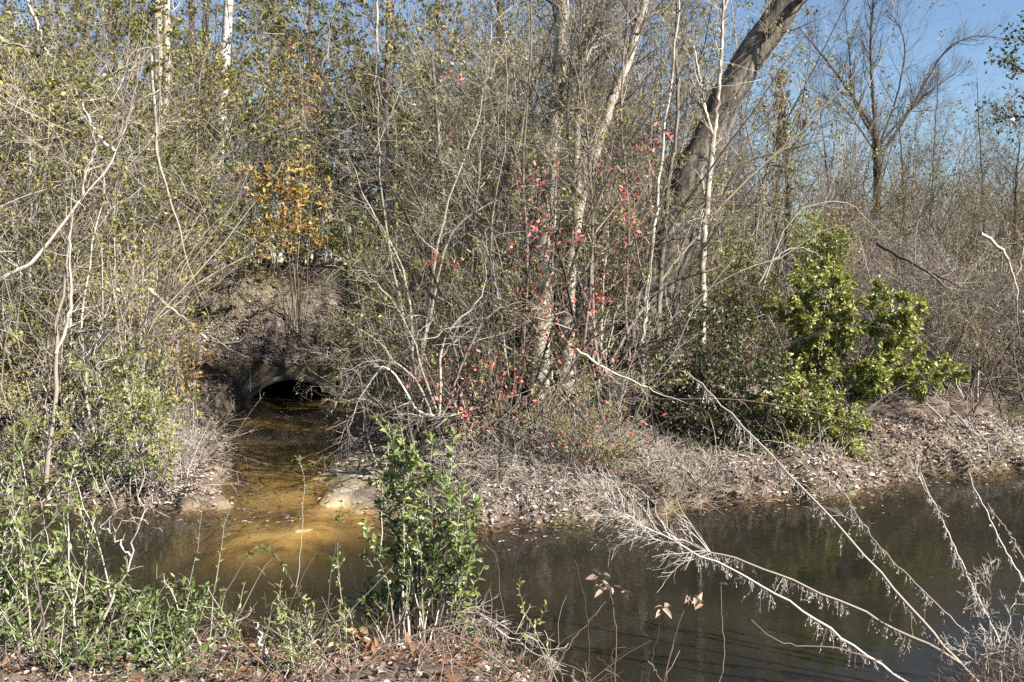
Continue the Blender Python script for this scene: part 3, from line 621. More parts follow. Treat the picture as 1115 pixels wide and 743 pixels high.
# dry weeds on the bank
def weeds(name, label, x0, x1, y0, y1, n, H, lean, mat, r=.004, k=4, tdir=(0, 0, 0)):
    P0 = ground_pts(n, x0, x1, y0, y1); B = len(P0); d = rng.normal(size=(B, 3)) * lean; d[:, 2] = np.abs(d[:, 2]) * .3 + .7; d += np.asarray(tdir)
    g = Geo(); P, Rr = strands(P0, d, U(H[0], H[1], B) * np.clip(.85 + .9 * noise2(P0[:, 0], P0[:, 1], .5, 2), .25, 1.6), 6, .22, -.12, r * np.exp(rng.normal(size=B) * .35), r * .4); g.tubes(P, Rr, 3)
    if k: g.tubes(*kids(P, Rr, k, .3, 1, (H[0] * .3, H[1] * .4), n=4, curl=.2, up=-.05, rf=.7), 3)
    return stuff(name, g, mat, label, 'weeds')
weeds('dry_weeds', 'pale dry weeds matted on the bank below the red leaved shrub', -.9, 2.8, 11.8, 15.0, 2000, (.22, .6), .8, 'straw', .0042, 4, (.1, -.4, 0))
weeds('weed_stems', 'grey broken stems standing among the pale dry weeds', -.9, 2.6, 12.0, 15, 240, (.4, 1.1), .6, 'twig_grey', .007, 4)
weeds('dead_grass', 'thin dead grass on the slope above the culvert', -8, -1.5, YC + .04, 23.5, 2200, (.15, .45), .5, 'straw', .004, 2, (0, -.2, 0))
weeds('bank_weeds', 'low dry weeds along the left bank', -9, -4.3, 12.9, 16, 1700, (.25, .95), .5, 'straw', .004, 3)
weeds('bank_stubble', 'short dry stalks scattered on the leaf covered right bank', 2, 9.5, 13.0, 17.5, 1500, (.12, .45), .6, 'straw', .004, 3)
def debris(name, label, n, x0, x1):
    X = U(x0, x1, n); Yb = far_line(X) + U(-.12, .25, n); Z = np.maximum(height(X, Yb), 0) + .02; g = Geo(); d = rng.normal(size=(n, 3)); d[:, 2] = np.abs(d[:, 2]) * .3; d[:, 1] -= .3; ok = (X < -4.0) | (X > -1.9); X, Yb, Z, d = X[ok], Yb[ok], Z[ok], d[ok]; n = len(X)
    P, Rr = strands(np.column_stack([X, Yb, Z]), d, U(.12, .6, n), 6, .3, -.05, .005, .002); P[:, :, 2] = np.maximum(P[:, :, 2], .004); g.tubes(P, Rr, 3); g.tubes(*kids(P, Rr, 2, .2, 1, (.06, .25), n=4, curl=.3, rf=.7), 3)
    return stuff(name, g, 'twig_brown', label, 'debris')
weeds('reddish_weeds', 'brown weeds mixed into the pale dry mat on the bank', -.9, 2.8, 12.0, 15.2, 700, (.2, .7), .7, 'twig_brown', .0045, 4)
debris('bank_debris', 'roots and drowned twigs along the far waterline', 900, -9, 10)
# leaf litter
def litter(name, label, n, regions, mat, L):
    g = Geo()
    for (x0, x1, y0, y1, f, clear) in regions:
        P = ground_pts(int(n * f), x0, x1, y0, y1, False, .012); P[:, 2] += U(.0, .03, len(P)) + .002
        if name == 'leaf_litter': P = P[(sandy(P[:, 0], P[:, 1]) < U(.0, 1.08, len(P))) & (noise2(P[:, 0], P[:, 1], .55, 3) + .3 * rng.normal(size=len(P)) > -.8)]
        ax = rng.normal(size=(len(P), 3)); ax[:, 2] *= .35; nn = rng.normal(size=(len(P), 3)) * .4; nn[:, 2] = 1
        l = np.clip(np.exp(rng.normal(size=len(P)) * .38) * (L[0] + L[1]) * .45, .018, (L[0] + L[1]) * .9); r = np.clip(.45 + .35 * noise2(P[:, 0], P[:, 1], .8) + rng.normal(size=len(P)) * .22, 0, 1)
        g.leaves(P, ax, l, l * U(.45, .8, len(P)), r, nn, fold=.3, curl=.1)
    return stuff(name, g, mat, label, 'leaf litter')
litter('leaf_litter', 'pinkish grey fallen leaves covering the far banks', 95000, [(-9, -4, 12.8, 16, .25, True), (-1.6, 9, 11.5, 17, .5, True), (-8, -1.2, 12, YC, .16, True), (-9, 4, YC + .1, 25, .13, True)], 'dead', (.035, .075))
def floating(n):
    X = U(-7, 9, n); Y = far_line(X) - np.abs(rng.normal(size=n)) * .5 - .05; k_ = height(X, Y) < -.03; X, Y = X[k_], Y[k_]; m2 = len(X); g = Geo(); ax = rng.normal(size=(m2, 3)); ax[:, 2] = 0; l = U(.03, .08, m2)
    g.leaves(np.column_stack([X, Y, np.full(m2, .006)]), ax, l, l * .55, U(0, .8, m2), np.array([[0, 0, 1.]]) + .05 * rng.normal(size=(m2, 3)), fold=.05, curl=.02); stuff('floating_leaves', g, 'dead', 'fallen leaves floating on the creek along the far bank', 'floating leaves')
floating(420)
litter('culvert_litter', 'brown fallen leaves and soil crumbs above the culvert', 5000, [(-7, -2.4, YC + .035, 22.5, 1, False)], 'dead', (.04, .09))
litter('near_litter', 'rusty fallen leaves on the near bank at the foot of the picture', 1900, [(-4.4, .9, 3.8, 7.65, .6, True), (-2.2, -.2, 5.2, 7.4, .6, True)], 'rust', (.035, .075))
litter('near_litter_pale', 'bleached fallen leaves on the near bank', 6500, [(-4.4, .9, 3.8, 7.65, 1, True)], 'dead', (.025, .055))
weeds('near_grass', 'dry straw and fallen twigs on the near bank', -4.4, .6, 3.8, 7.6, 1100, (.15, .55), .8, 'twig_brown', .003, 2)

# ================================================================== SHRUBS ON THE FAR BANK
def cone_stems(cx, cy, n, tips_px, Yt, jit=.25):
    out = []
    for i in range(n):
        b = np.array([cx + U(-jit, jit), cy + U(-jit, jit), 0]); b[2] = gz(b[0], b[1]) - .03
        px, py = tips_px[i % len(tips_px)]; tp = at(px + U(-12, 12), py + U(-12, 12), Yt + U(-.5, .5)); mid = b * .5 + tp * .5 + np.array([U(-.1, .1), U(-.1, .1), .15])
        out.append([b, mid, tp])
    return out
def shrub_px(name, label, pxs, base_px, Yb, leafmat, twig, n=12, r=.014, **kw):
    b = at(*base_px, Yb); st = cone_stems(b[0], Yb, n, pxs, Yb)
    return leafy(name, label, 'shrub', st, leafmat, twig, r, **kw)
shrub_px('green_shrub', 'bright green leafy shrub spreading over the right bank', [(868, 300), (900, 292), (930, 298), (955, 315), (985, 325), (1010, 335), (925, 345), (965, 365), (1000, 385), (1035, 405), (885, 325), (850, 330), (870, 360), (945, 395), (1015, 400), (980, 350), (890, 380), (915, 405), (940, 425), (868, 395), (960, 410), (905, 355)], (915, 455), 15.4, 'bright', 'twig_grey', 46, .010, k1=8, L1=(.12, .42), k2=4, L2=(.08, .2), kl=14, Ls=(.04, .09), ar=.5, up=-.02, t0=.6)
shrub_px('green_shrub', 'yellow green leafy shrub spilling down the right bank towards the water', [(850, 420), (875, 450), (910, 440), (935, 460), (895, 490), (865, 400), (920, 515), (895, 530), (835, 440), (848, 480), (935, 495), (905, 400), (860, 470)], (890, 500), 14.8, 'bright', 'twig_grey', 30, .010, k1=8, L1=(.15, .4), k2=4, L2=(.1, .22), kl=7, Ls=(.04, .075), ar=.55, up=-.02, t0=.2)
shrub_px('green_shrub', 'small rounded green shrub top behind the bright green shrub', [(870, 250), (890, 245), (905, 260), (920, 268), (880, 265)], (890, 330), 17.8, 'bright', 'twig_grey', 20, .014, k1=12, L1=(.25, .6), k2=3, L2=(.1, .3), kl=4, Ls=(.05, .08), rb=(0, .7), t0=.6)
shrub_px('evergreen_shrub', 'dark evergreen shrub hanging over the shaded bank left of the bright green shrub', [(710, 370), (740, 350), (770, 340), (800, 350), (830, 370), (720, 410), (760, 420), (800, 410), (840, 400), (700, 440), (745, 450), (790, 450), (705, 475), (740, 490), (790, 485), (830, 470), (850, 440)], (770, 470), 14.8, 'ever', 'twig_dark', 32, .012, k1=9, L1=(.25, .7), k2=4, L2=(.12, .3), kl=5, Ls=(.045, .08), ar=.5, up=-.03, t0=.25)
shrub_px('evergreen_shrub', 'olive green shrub between the dark evergreen and the forked sapling', [(800, 270), (820, 290), (790, 300), (840, 310), (770, 310)], (805, 380), 17.5, 'olive', 'twig_dark', 14, .014, k1=10, L1=(.3, .7), k2=3, L2=(.1, .3), kl=5, Ls=(.04, .07), t0=.4)
shrub_px('ivy_stem', 'dark leaf clad stem rising through the evergreen shrub', [(768, 330), (766, 320), (770, 345)], (768, 410), 15.4, 'ever', 'twig_dark', 4, .03, k1=16, L1=(.12, .25), kl=5, Ls=(.04, .07), t0=.05)
shrub_px('green_shrub', 'yellow green leafy shrub on the left bank behind the pale forked stem', [(95, 400), (125, 375), (150, 395), (178, 385), (205, 440), (110, 450), (160, 440), (190, 490), (85, 490), (140, 480), (170, 520), (110, 530)], (150, 530), 13.1, 'bright', 'twig_pale', 20, .009, k1=8, L1=(.2, .6), k2=4, L2=(.1, .28), kl=4, Ls=(.035, .065), ar=.5, up=.03, t0=.35, rb=(0, .8))
shrub_px('green_shrub', 'small low green shrub at the water edge of the left bank', [(100, 500), (125, 490), (150, 500), (85, 490), (165, 510)], (125, 548), 12.95, 'privet', 'twig_pale', 14, .007, k1=8, L1=(.15, .35), kl=6, Ls=(.03, .06), t0=.2)
shrub_px('green_shrub', 'loose pale green shrub at the left frame edge on the far bank', [(5, 430), (30, 460), (60, 470), (20, 500), (85, 520), (50, 520)], (30, 545), 13.0, 'vine_leaf', 'twig_pale', 16, .008, k1=9, L1=(.2, .5), k2=4, L2=(.1, .25), kl=3, Ls=(.035, .06), t0=.2)
shrub_px('green_shrub', 'sprawling pale olive shrub draped over the dry weeds right of the red leaves', [(600, 440), (640, 430), (670, 450), (690, 490), (620, 480), (655, 500), (580, 470), (705, 515)], (640, 490), 13.0, 'vine_leaf', 'twig_grey', 22, .006, k1=8, L1=(.15, .4), k2=4, L2=(.08, .2), kl=3, Ls=(.02, .045), t0=.2)
shrub_px('orange_sapling', 'sparse sapling with orange brown leaves on the left bank by the cut pale stick', [(190, 360), (205, 350), (215, 375), (195, 390), (210, 395)], (200, 440), 15.5, 'orange', 'twig_pale', 7, .008, k1=7, L1=(.15, .35), kl=5, Ls=(.05, .09), t0=.35, up=.0)
shrub_px('yellow_sapling', 'sapling with yellow and orange leaves above the dark hollow over the culvert', [(280, 175), (300, 185), (320, 180), (340, 190), (355, 200), (290, 200), (330, 205), (275, 190)], (318, 285), 21.4, 'orange', 'twig_dark', 8, .009, k1=9, L1=(.4, .9), k2=3, L2=(.15, .35), kl=4, Ls=(.07, .14), rb=(.1, 1), t0=.5)
shrub_px('orange_sapling', 'small sapling with pale orange leaves high at upper left of the middle wood', [(305, 65), (325, 60), (340, 70), (315, 85)], (320, 240), 22.5, 'orange', 'twig_grey', 7, .015, k1=7, L1=(.3, .8), k2=2, L2=(.15, .3), kl=2, Ls=(.07, .12), rb=(0, .7), t0=.7)
shrub_px('yellow_sapling', 'sparse yellow leaved shrub in the left thicket over the green one', [(120, 280), (140, 275), (155, 290), (130, 300), (145, 260)], (140, 400), 14.5, 'orange', 'twig_pale', 8, .009, k1=7, L1=(.15, .4), kl=4, Ls=(.04, .07), rb=(.55, 1), t0=.5)
shrub_px('green_shrub', 'olive green leafy shrub in the shadow right of the culvert slope', [(370, 260), (395, 240), (420, 250), (440, 280), (400, 290), (375, 300)], (400, 380), 18.0, 'olive', 'twig_grey', 24, .014, k1=12, L1=(.3, .7), k2=4, L2=(.15, .35), kl=6, Ls=(.05, .08), rb=(.2, 1), t0=.3)
shrub_px('green_shrub', 'sparse yellow green leafy shrub woven through the grey twigs of the middle thicket', [(390, 250), (430, 210), (470, 230), (410, 300), (450, 270), (500, 250), (440, 160), (480, 180), (520, 290), (390, 190)], (450, 420), 15.2, 'bright', 'twig_grey', 18, .010, k1=9, L1=(.2, .6), k2=3, L2=(.1, .25), kl=3, Ls=(.035, .06), t0=.45)
shrub_px('green_shrub', 'little yellow green shrub below the red leaved shrub', [(520, 380), (540, 390), (555, 375), (530, 410)], (540, 450), 13.4, 'bright', 'twig_grey', 9, .007, k1=8, L1=(.15, .4), kl=3, Ls=(.035, .06), t0=.2)
# red leaved shrub
rb0 = at(556, 478, 13.6); zb = gz(rb0[0], 13.6) - .05
rst = []
for tip, mid in [((612, 150), (585, 330)), ((670, 140), (620, 300)), ((740, 80), (650, 220)), ((560, 240), (560, 380)), ((500, 300), (530, 400)), ((680, 300), (630, 390)), ((590, 180), (575, 300)), ((640, 330), (600, 400)), ((470, 360), (510, 430)), ((700, 220), (640, 330)), ((520, 330), (540, 410))]:
    bb = rb0 + np.array([U(-.12, .12), U(-.12, .12), 0]); bb[2] = zb; rst.append([bb, at(*mid, 13.5 + U(-.3, .3)), at(*tip, 13.6 + U(-.8, .6))])
root = leafy('red_leaved_shrub', 'tall dark stemmed shrub dotted with bright red leaves in the middle of the bank', 'shrub', rst, 'red', 'twig_dark', .022, 6, (.3, .9), 0, (.05, .08), k2=3, L2=(.15, .4), up=.03, t0=.25)
gl = Geo()
for (px, py, s, n) in [(690, 210, 14, 14), (722, 152, 12, 12), (700, 165, 20, 12), (660, 190, 20, 10), (580, 195, 14, 12), (598, 184, 10, 8), (685, 240, 10, 14), (590, 240, 20, 12), (605, 255, 16, 10), (630, 256, 12, 10), (650, 322, 8, 12), (645, 335, 8, 8), (665, 300, 14, 8),
                       (500, 88, 6, 4), (485, 82, 5, 3), (470, 285, 6, 4), (497, 287, 6, 6), (490, 148, 4, 2), (585, 325, 18, 14), (600, 362, 22, 16), (625, 375, 16, 16), (530, 400, 16, 14), (505, 455, 10, 14), (490, 425, 20, 10), (520, 465, 18, 12), (545, 425, 20, 14), (580, 420, 30, 12), (655, 395, 16, 12), (655, 445, 20, 12), (600, 460, 30, 14), (640, 480, 30, 14), (575, 290, 40, 14), (680, 275, 20, 8), (480, 400, 30, 8), (700, 470, 20, 8)]:
    for _ in range(int(n * 2.6)):
        p = at(px + rng.normal() * s * .7, py + rng.normal() * s * .7, 12.9 + U(-.5, .4)); d = rand_unit(1); l = U(.035, .078)
        gl.leaves(p[None], d, np.array([l]), np.array([l * .55]), np.array([U(0, 1)]))
part('red_leaves', gl, 'red', root)

def bare(name, label, paths, r0, twig, k1=8, L1=(.3, .8), k2=4, L2=(.15, .35), Y=None, cat='shrub', up=0, t0=.2, partn='stems', ang=(.5, 1.0)):
    ps = [[at(*p) for p in path] for path in paths]; base = np.array(ps[0][0]); root = thing(name, label, cat, tuple(base))
    g = Geo(); n = 18; P = np.array([spline(p, n, .012) for p in ps]); r = np.broadcast_to(r0, (len(ps),)); Rr = r[:, None] * ((1 - .88 * np.linspace(0, 1, n) ** 1.3) * (1 + .07 * rng.normal(size=n)))[None]; g.tubes(P, Rr, 6)
    if k1:
        Q1, R1 = kids(P, Rr, k1, t0, 1, L1, ang, 6, .14, up, .5); g.tubes(Q1, R1, 3)
        if k2: g.tubes(*kids(Q1, R1, k2, .2, 1, L2, (.4, 1.0), 4, .15, up, .6), 3)
    part(partn, g, twig, root, True)
    return root
YL = 12.7
bare('pale_sapling', 'bleached forked sapling standing at the left edge of the far bank', [[(50, 525, YL), (58, 450, YL), (61, 390, YL), (62, 345, YL), (72, 300, YL), (77, 250, YL), (78, 215, YL)], [(61, 385, YL), (72, 355, YL), (77, 320, YL), (76, 270, YL - .1), (80, 230, YL - .1)]], (.034, .026), 'twig_pale', 7, (.3, .7))
bare('dead_branch', 'long bleached dead branch slanting up to the right across the left thicket', [[(0, 305, YL + .3), (30, 288, YL + .3), (52, 265, YL + .3), (88, 218, YL + .3), (118, 182, YL + .3), (142, 130, YL + .4)], [(88, 218, YL + .3), (95, 180, YL + .2), (110, 150, YL + .2)], [(70, 240, YL + .3), (100, 225, YL + .3), (130, 190, YL + .3), (140, 165, YL + .3)]], (.028, .018, .015), 'twig_pale', 7, (.3, .8))
bare('dead_branch', 'bleached dead branch slanting down to the right near the upper left corner', [[(30, 0, 13.5), (42, 30, 13.5), (50, 55, 13.5), (62, 65, 13.5)], [(2, 45, 13.5), (30, 50, 13.5), (60, 35, 13.5), (75, 20, 13.5)]], (.022, .016), 'twig_pale', 8, (.3, .8))
bare('dead_branch', 'bleached branch crossing the left thicket below its middle, from a fork', [[(125, 165, 14), (105, 145, 14), (92, 120, 14), (80, 90, 14)], [(120, 160, 14), (135, 140, 14), (150, 90, 14), (160, 40, 14)]], (.024, .02), 'twig_pale', 8, (.3, .8))
bare('hanging_vine', 'pale bare vine hanging in a long curve left of the culvert slope', [[(165, 60, 15.5), (172, 170, 15.5), (192, 235, 15.5), (205, 285, 15.5), (228, 345, 15.3)], [(172, 20, 15.5), (173, 110, 15.5), (171, 180, 15.5), (174, 235, 15.4)]], (.024, .022), 'twig_pale', 6, (.3, .7))
bare('cut_stick', 'straight pale cut stick slanting down to the right in front of the left thicket', [[(161, 315, 14.6), (186, 335, 14.6), (211, 355, 14.6)]], (.034,), 'twig_pale', 0, cat='stick', partn='wood')
bare('fallen_branch', 'forked white dead branch lying on the slope left of the culvert', [[(205, 352, 18.5), (230, 372, 18.5), (258, 372, 18.5), (272, 360, 18.5)], [(228, 366, 18.5), (250, 380, 18.3), (275, 392, 18.2)]], (.03, .02), 'twig_pale', 4, (.2, .5), cat='branch')
bare('arching_shrub', 'bare shrub with long pale arching branches beside the culvert mouth', [[(470, 455, 13.2), (455, 420, 13.2), (430, 395, 13.2), (400, 395, 13.2), (372, 408, 13.2)], [(480, 455, 13.2), (500, 400, 13.2), (480, 355, 13.2), (440, 345, 13.2), (395, 375, 13.2), (372, 387, 13.2)], [(535, 440, 13), (500, 450, 13), (470, 455, 13), (430, 455, 13), (392, 447, 13)], [(475, 455, 13.2), (450, 440, 13.2), (420, 400, 13.2), (395, 430, 13.2), (378, 470, 13.2)], [(480, 455, 13.2), (520, 360, 13.2), (560, 330, 13.2), (590, 335, 13.2)], [(478, 455, 13.2), (485, 370, 13.2), (525, 320, 13.2), (530, 270, 13.2)], [(478, 455, 13.2), (440, 350, 13.2), (400, 300, 13.2), (372, 280, 13.2)]], .020, 'twig_pale', 12, (.3, .9), 5, (.15, .4), up=-.05)
bare('arching_shrub', 'grey bare shrub with drooping twigs high in the middle thicket', [[(450, 420, 14), (440, 300, 14), (400, 220, 14), (380, 170, 14)], [(455, 420, 14), (470, 280, 14), (440, 180, 14), (400, 120, 14)], [(455, 420, 14), (490, 260, 14), (560, 210, 14), (600, 200, 14)], [(455, 420, 14), (480, 250, 14), (520, 130, 14), (530, 60, 14)], [(455, 420, 14), (420, 250, 14), (410, 120, 14), (410, 40, 14)]], .022, 'twig_grey', 14, (.5, 1.2), 6, (.2, .5), up=-.06)
bare('debris_branch', 'dead branch with clinging debris fallen across the right side of the culvert mouth', [[(385, 415, 17.5), (368, 432, 17.5), (345, 428, 18), (330, 418, 18.2)], [(372, 430, 17.5), (360, 450, 17.2), (352, 456, 17)], [(330, 425, 18.4), (326, 440, 18.3), (322, 452, 18.2)]], (.03, .02, .02), 'twig_pale', 7, (.2, .5), cat='branch')
bare('fallen_branch', 'long grey dead branch slanting down to the right behind the green shrub', [[(955, 265, 17), (1000, 290, 17), (1030, 305, 17), (1068, 322, 17)], [(1010, 296, 17), (1050, 325, 16.8), (1110, 318, 16.6)]], (.034, .02), 'twig_grey', 7, (.4, 1.0), cat='branch')
bare('fallen_branch', 'curved pale dead branch bent at the right edge of the picture', [[(1068, 255, 16), (1092, 275, 16), (1106, 310, 16), (1110, 370, 16)], [(1106, 300, 16), (1120, 260, 16), (1135, 240, 16)]], (.032, .02), 'twig_pale', 6, (.3, .9), cat='branch')
bare('fallen_log', 'short dark log lying right of the green shrub', [[(975, 355, 17), (1000, 373, 16.9), (1022, 392, 16.8)]], (.11,), 'bark_grey', 0, cat='log', partn='wood')
bare('bramble', 'arching brown bramble tangle on the right bank below the curved pale branch', [[(1010, 430, 16.5), (1040, 370, 16.5), (1080, 370, 16.5), (1110, 420, 16.5)], [(1030, 430, 16.5), (1060, 340, 16.5), (1100, 350, 16.5), (1120, 390, 16.5)], [(1060, 450, 16), (1080, 400, 16), (1050, 350, 16), (1020, 360, 16)], [(1090, 450, 16), (1070, 380, 16), (1100, 330, 16)]], .014, 'twig_brown', 12, (.4, .9), 5, (.2, .4))
bare('arching_branch', 'long grey bare branch arching right from the leaning trunk over the green shrub', [[(760, 290, 18), (800, 190, 18), (850, 165, 18), (900, 150, 18), (925, 140, 18)], [(800, 200, 18), (840, 180, 18), (880, 190, 18), (920, 210, 18)]], (.035, .02), 'twig_grey', 12, (.4, 1.0), 5, (.2, .5), cat='branch')
bare('arching_branch', 'pale bare branches arching low over the bright green shrub', [[(830, 320, 17), (850, 260, 17), (880, 225, 17), (930, 225, 17), (970, 270, 17)], [(840, 320, 17), (870, 230, 17), (905, 180, 17), (940, 170, 17)], [(825, 310, 17), (845, 280, 17), (870, 270, 17), (910, 290, 17)]], .018, 'twig_pale', 12, (.4, .9), 5, (.2, .4), cat='branch')
bare('pale_sapling', 'white stemmed sapling pair beside the upper dark evergreen shrub', [[(696, 390, 14.8), (702, 350, 14.8), (708, 300, 14.8), (712, 250, 14.8)], [(697, 385, 14.8), (712, 362, 14.8), (718, 340, 14.8)]], (.024, .018), 'twig_pale', 6, (.2, .6))
bare('fallen_branch', 'pale twiggy branch hanging over the dark evergreen shrub to the right', [[(628, 380, 13), (660, 402, 13), (700, 420, 13), (750, 440, 13)], [(655, 400, 13), (680, 425, 13)]], (.018, .012), 'twig_pale', 8, (.15, .4), cat='branch')

# ================================================================== LONG DEAD STEMS OVER THE WATER
def weed_stem(label, path, r, fluff=1.0, t0=.1, t1=.95, mat='straw', plume=0):
    p = [at(*q) for q in path]; root = thing('dead_weed_stem', label, 'weed stem', tuple(p[0])); g = Geo()
    P = spline(p, 26, .006)[None]; Rr = (r * .9 * (1 - .6 * np.linspace(0, 1, 26)))[None]; g.tubes(P, Rr, 6)
    L = np.linalg.norm(np.diff(P[0], axis=0), axis=1).sum()
    if fluff > .5: part('stem', g, mat, root, True); g = Geo()
    k = int(85 * L * fluff)
    q, T, t, idx = on(P, int(k * 1.3), t0, t1); k_ = np.sin(t * U(17, 29) + U(0, 6)) + np.sin(t * U(41, 60)) * .6 + .5 * rng.normal(size=len(t)) > -.35; q, T, t = q[k_], T[k_], t[k_]; k = len(q); d = rng.normal(size=(k, 3)) * .42; d[:, 2] = -1
    S, SR = strands(q, d, np.clip(np.exp(rng.normal(size=k) * .45) * .08 * (.6 + .6 * np.sin(t * 37) ** 2), .03, .22), 4, .12, -.1, .0028, .0016); g.tubes(S, SR, 3)
    gl = Geo(); q, T, t, idx = on(S, 7, .2, 1); dd = rng.normal(size=(len(q), 3)) * .5; dd[:, 2] -= .8; l = U(.010, .026, len(q)); gl.leaves(q, dd, l, l * .35, U(0, 1, len(q)), simple=True)
    if plume:
        Q1, R1 = kids(P, Rr, plume, .68, 1, (.3, .7), (.25, .8), 6, .12, -.06, .75); g.tubes(Q1, R1, 3)
        Q2, R2 = kids(Q1, R1, 10, .2, 1, (.08, .22), (.4, .9), 4, .15, -.03, .8); g.tubes(Q2, R2, 3)
    g.raw(np.concatenate(gl.V), np.concatenate(gl.Q), np.concatenate(gl.r)); part('side_twigs' if fluff > .5 else 'stem', g, mat, root)
for lab, path, r, f, pl in [
    ('longest dead weed stem, slanting from the lower right corner up to the dark evergreen shrub', [(1072, 750, 6.8), (1000, 672, 7), (900, 560, 7.3), (800, 455, 7.6), (748, 405, 7.8)], .0138, .8, 0),
    ('curved dead weed stem with feathery tip, upper of the pair spreading left over water', [(1045, 722, 6.8), (960, 676, 7), (880, 640, 7.1), (800, 608, 7.2), (740, 590, 7.3), (672, 562, 7.4)], .0125, .9, 30),
    ('straight dead weed stem with feathery tip, lower of the pair spreading left over water', [(1000, 752, 6.8), (930, 705, 6.9), (860, 655, 7), (780, 612, 7.2), (700, 572, 7.3), (660, 545, 7.4)], .0125, .9, 30),
    ('thin dark dead weed stem right of the longest one', [(1055, 690, 7), (1000, 640, 7.2), (950, 585, 7.4), (918, 535, 7.6)], .007, 1.0, 3),
    ('dead weed stem hung with dense husks, third from the right edge', [(1088, 700, 7), (1060, 640, 7.1), (1030, 575, 7.2), (1003, 515, 7.3)], .009, 1.2, 2),
    ('slim bare dead weed stem near the right edge over the water', [(1120, 645, 7), (1095, 600, 7.1), (1070, 550, 7.2), (1055, 515, 7.3)], .007, .25, 0),
    ('slim dead weed stem close to the right edge, shortest of its group', [(1125, 625, 7.2), (1098, 580, 7.3), (1075, 548, 7.4)], .006, .25, 0)]:
    weed_stem(lab, path, r, f, plume=pl)
bare('dry_stalk_clump', 'brown clump of dry stalks in the lower right corner', [[(1075, 760, 6.6), (1078, 690, 6.6), (1080, 610, 6.6)], [(1080, 760, 6.6), (1070, 690, 6.6), (1060, 640, 6.6)], [(1090, 760, 6.6), (1095, 690, 6.5), (1110, 640, 6.5)], [(1095, 760, 6.4), (1110, 710, 6.4), (1125, 680, 6.4)], [(1085, 760, 6.5), (1060, 720, 6.5), (1030, 700, 6.5)]], .006, 'straw', 14, (.08, .25), 6, (.04, .1), cat='dry weeds', t0=.3)
weeds('corner_grass', 'brown dry grass in the lower right corner', 2.9, 3.9, 5.7, 6.8, 350, (.2, .5), .5, 'twig_brown', .003, 2)

# ================================================================== NEAR BANK PLANTS
def tip_stems(bx, Y, tips, jit=.2, zoff=-.03):
    out = []
    for (px, py) in tips:
        tp = at(px, py, Y + U(-.3, .3)); b = np.array([bx + U(-jit, jit) * 1.0 + (tp[0] - bx) * .35, Y + U(-jit, jit), 0]); b[2] = gz(b[0], b[1]) + zoff
        out.append([b, b * .45 + tp * .55 + np.array([U(-.05, .05), U(-.05, .05), .04]), tp])
    return out
def privet(label, bx, Y, tips, mat='privet', twig='twig_pale', r=.006, k1=6, L1=(.12, .34), kl=7, Ls=(.028, .055), sl=14, jit=.2, name='privet_bush', rb=(0, 1), ar=.42, cat='bush'):
    return leafy(name, label, cat, tip_stems(bx, Y, tips, jit), mat, twig, r, k1, L1, kl, Ls, ar=ar, up=.12, rb=rb, t0=.25, lt0=.3, stem_leaves=sl)
privet('broad leafy privet bush filling the lower left corner', -2.9, 5.6, [(U(-20, 150), U(525, 650)) for _ in range(24)] + [(U(-20, 110), U(470, 550)) for _ in range(14)] + [(U(-20, 120), U(640, 730)) for _ in range(16)], jit=.5, k1=6)
privet('dark green low privet beside the pool, right of the broad corner bush', -1.95, 5.9, [(U(95, 225), U(630, 690)) for _ in range(18)] + [(U(60, 215), U(680, 740)) for _ in range(12)], Ls=(.035, .06), rb=(0, .7), jit=.3, r=.005)
privet('low dark privet thicket along the bottom edge under the corner bush', -2.2, 5.0, [(U(-10, 260), U(690, 756)) for _ in range(24)], Ls=(.03, .055), rb=(0, .6), jit=.4, r=.004, k1=8)
privet('knee high privet shoots with green leaves at the bottom, right of the dark low privet', -1.3, 5.7, [(U(235, 390), U(650, 735)) for _ in range(16)], Ls=(.025, .05), jit=.3, r=.004, k1=4, kl=6, sl=16)
privet('tall leafy privet clump rising in front of the sand bank', -.72, 6.9, [(425, 462), (440, 492), (470, 478), (412, 520), (452, 530), (480, 520), (500, 535), (515, 560), (400, 590), (425, 575), (450, 590), (480, 590), (505, 600), (520, 630), (395, 640), (440, 640), (470, 650), (500, 660), (420, 660), (455, 610), (490, 560)] + [(U(395, 525), U(590, 700)) for _ in range(5)], r=.007, L1=(.12, .36), kl=9, sl=18, Ls=(.04, .072), jit=.18)
privet('group of slim privet shoots topping the tall clump, their leafy tips against the shaded bank', -.68, 6.95, [(422, 458), (428, 470), (440, 495), (452, 480), (472, 478), (485, 510), (505, 520), (415, 500), (460, 515), (518, 545), (436, 462), (495, 470)], r=.006, k1=5, L1=(.06, .16), kl=7, sl=60, Ls=(.036, .07), jit=.12, rb=(.2, 1))
def sprig(label, path, n, Ls, mat='privet', r=.004, twig='twig_pale', name='leafy_sprig', t0=.35, ar=.45, k1=0):
    root = leafy(name, label, 'sprig', [[at(*q) for q in path]], mat, twig, r, k1, (.06, .14), 6, Ls, ar=ar, stem_leaves=n, lt0=t0, parts=('stem', 'leaves'), ang=(.5, .9)); return root
sprig('upright leafy sprig over the pool, taller of the pair left of the sandy outlet', [(178, 745, 5.8), (195, 690, 5.8), (210, 620, 5.8), (222, 536, 5.8)], 34, (.02, .04))
sprig('leafy sprig right of the tallest one over the pool', [(225, 740, 5.8), (232, 660, 5.8), (240, 600, 5.8), (252, 545, 5.8)], 30, (.018, .036))
sprig('arching leafy sprig bending to the right over the sandy outlet', [(228, 735, 5.7), (240, 660, 5.7), (262, 618, 5.7), (285, 594, 5.7), (310, 618, 5.7), (330, 655, 5.7)], 46, (.018, .036), t0=.4)
sprig('upright thin sprig with small top leaves in front of the sand spit', [(352, 745, 6), (356, 680, 6), (363, 600, 6), (372, 545, 6)], 24, (.02, .04), t0=.45)
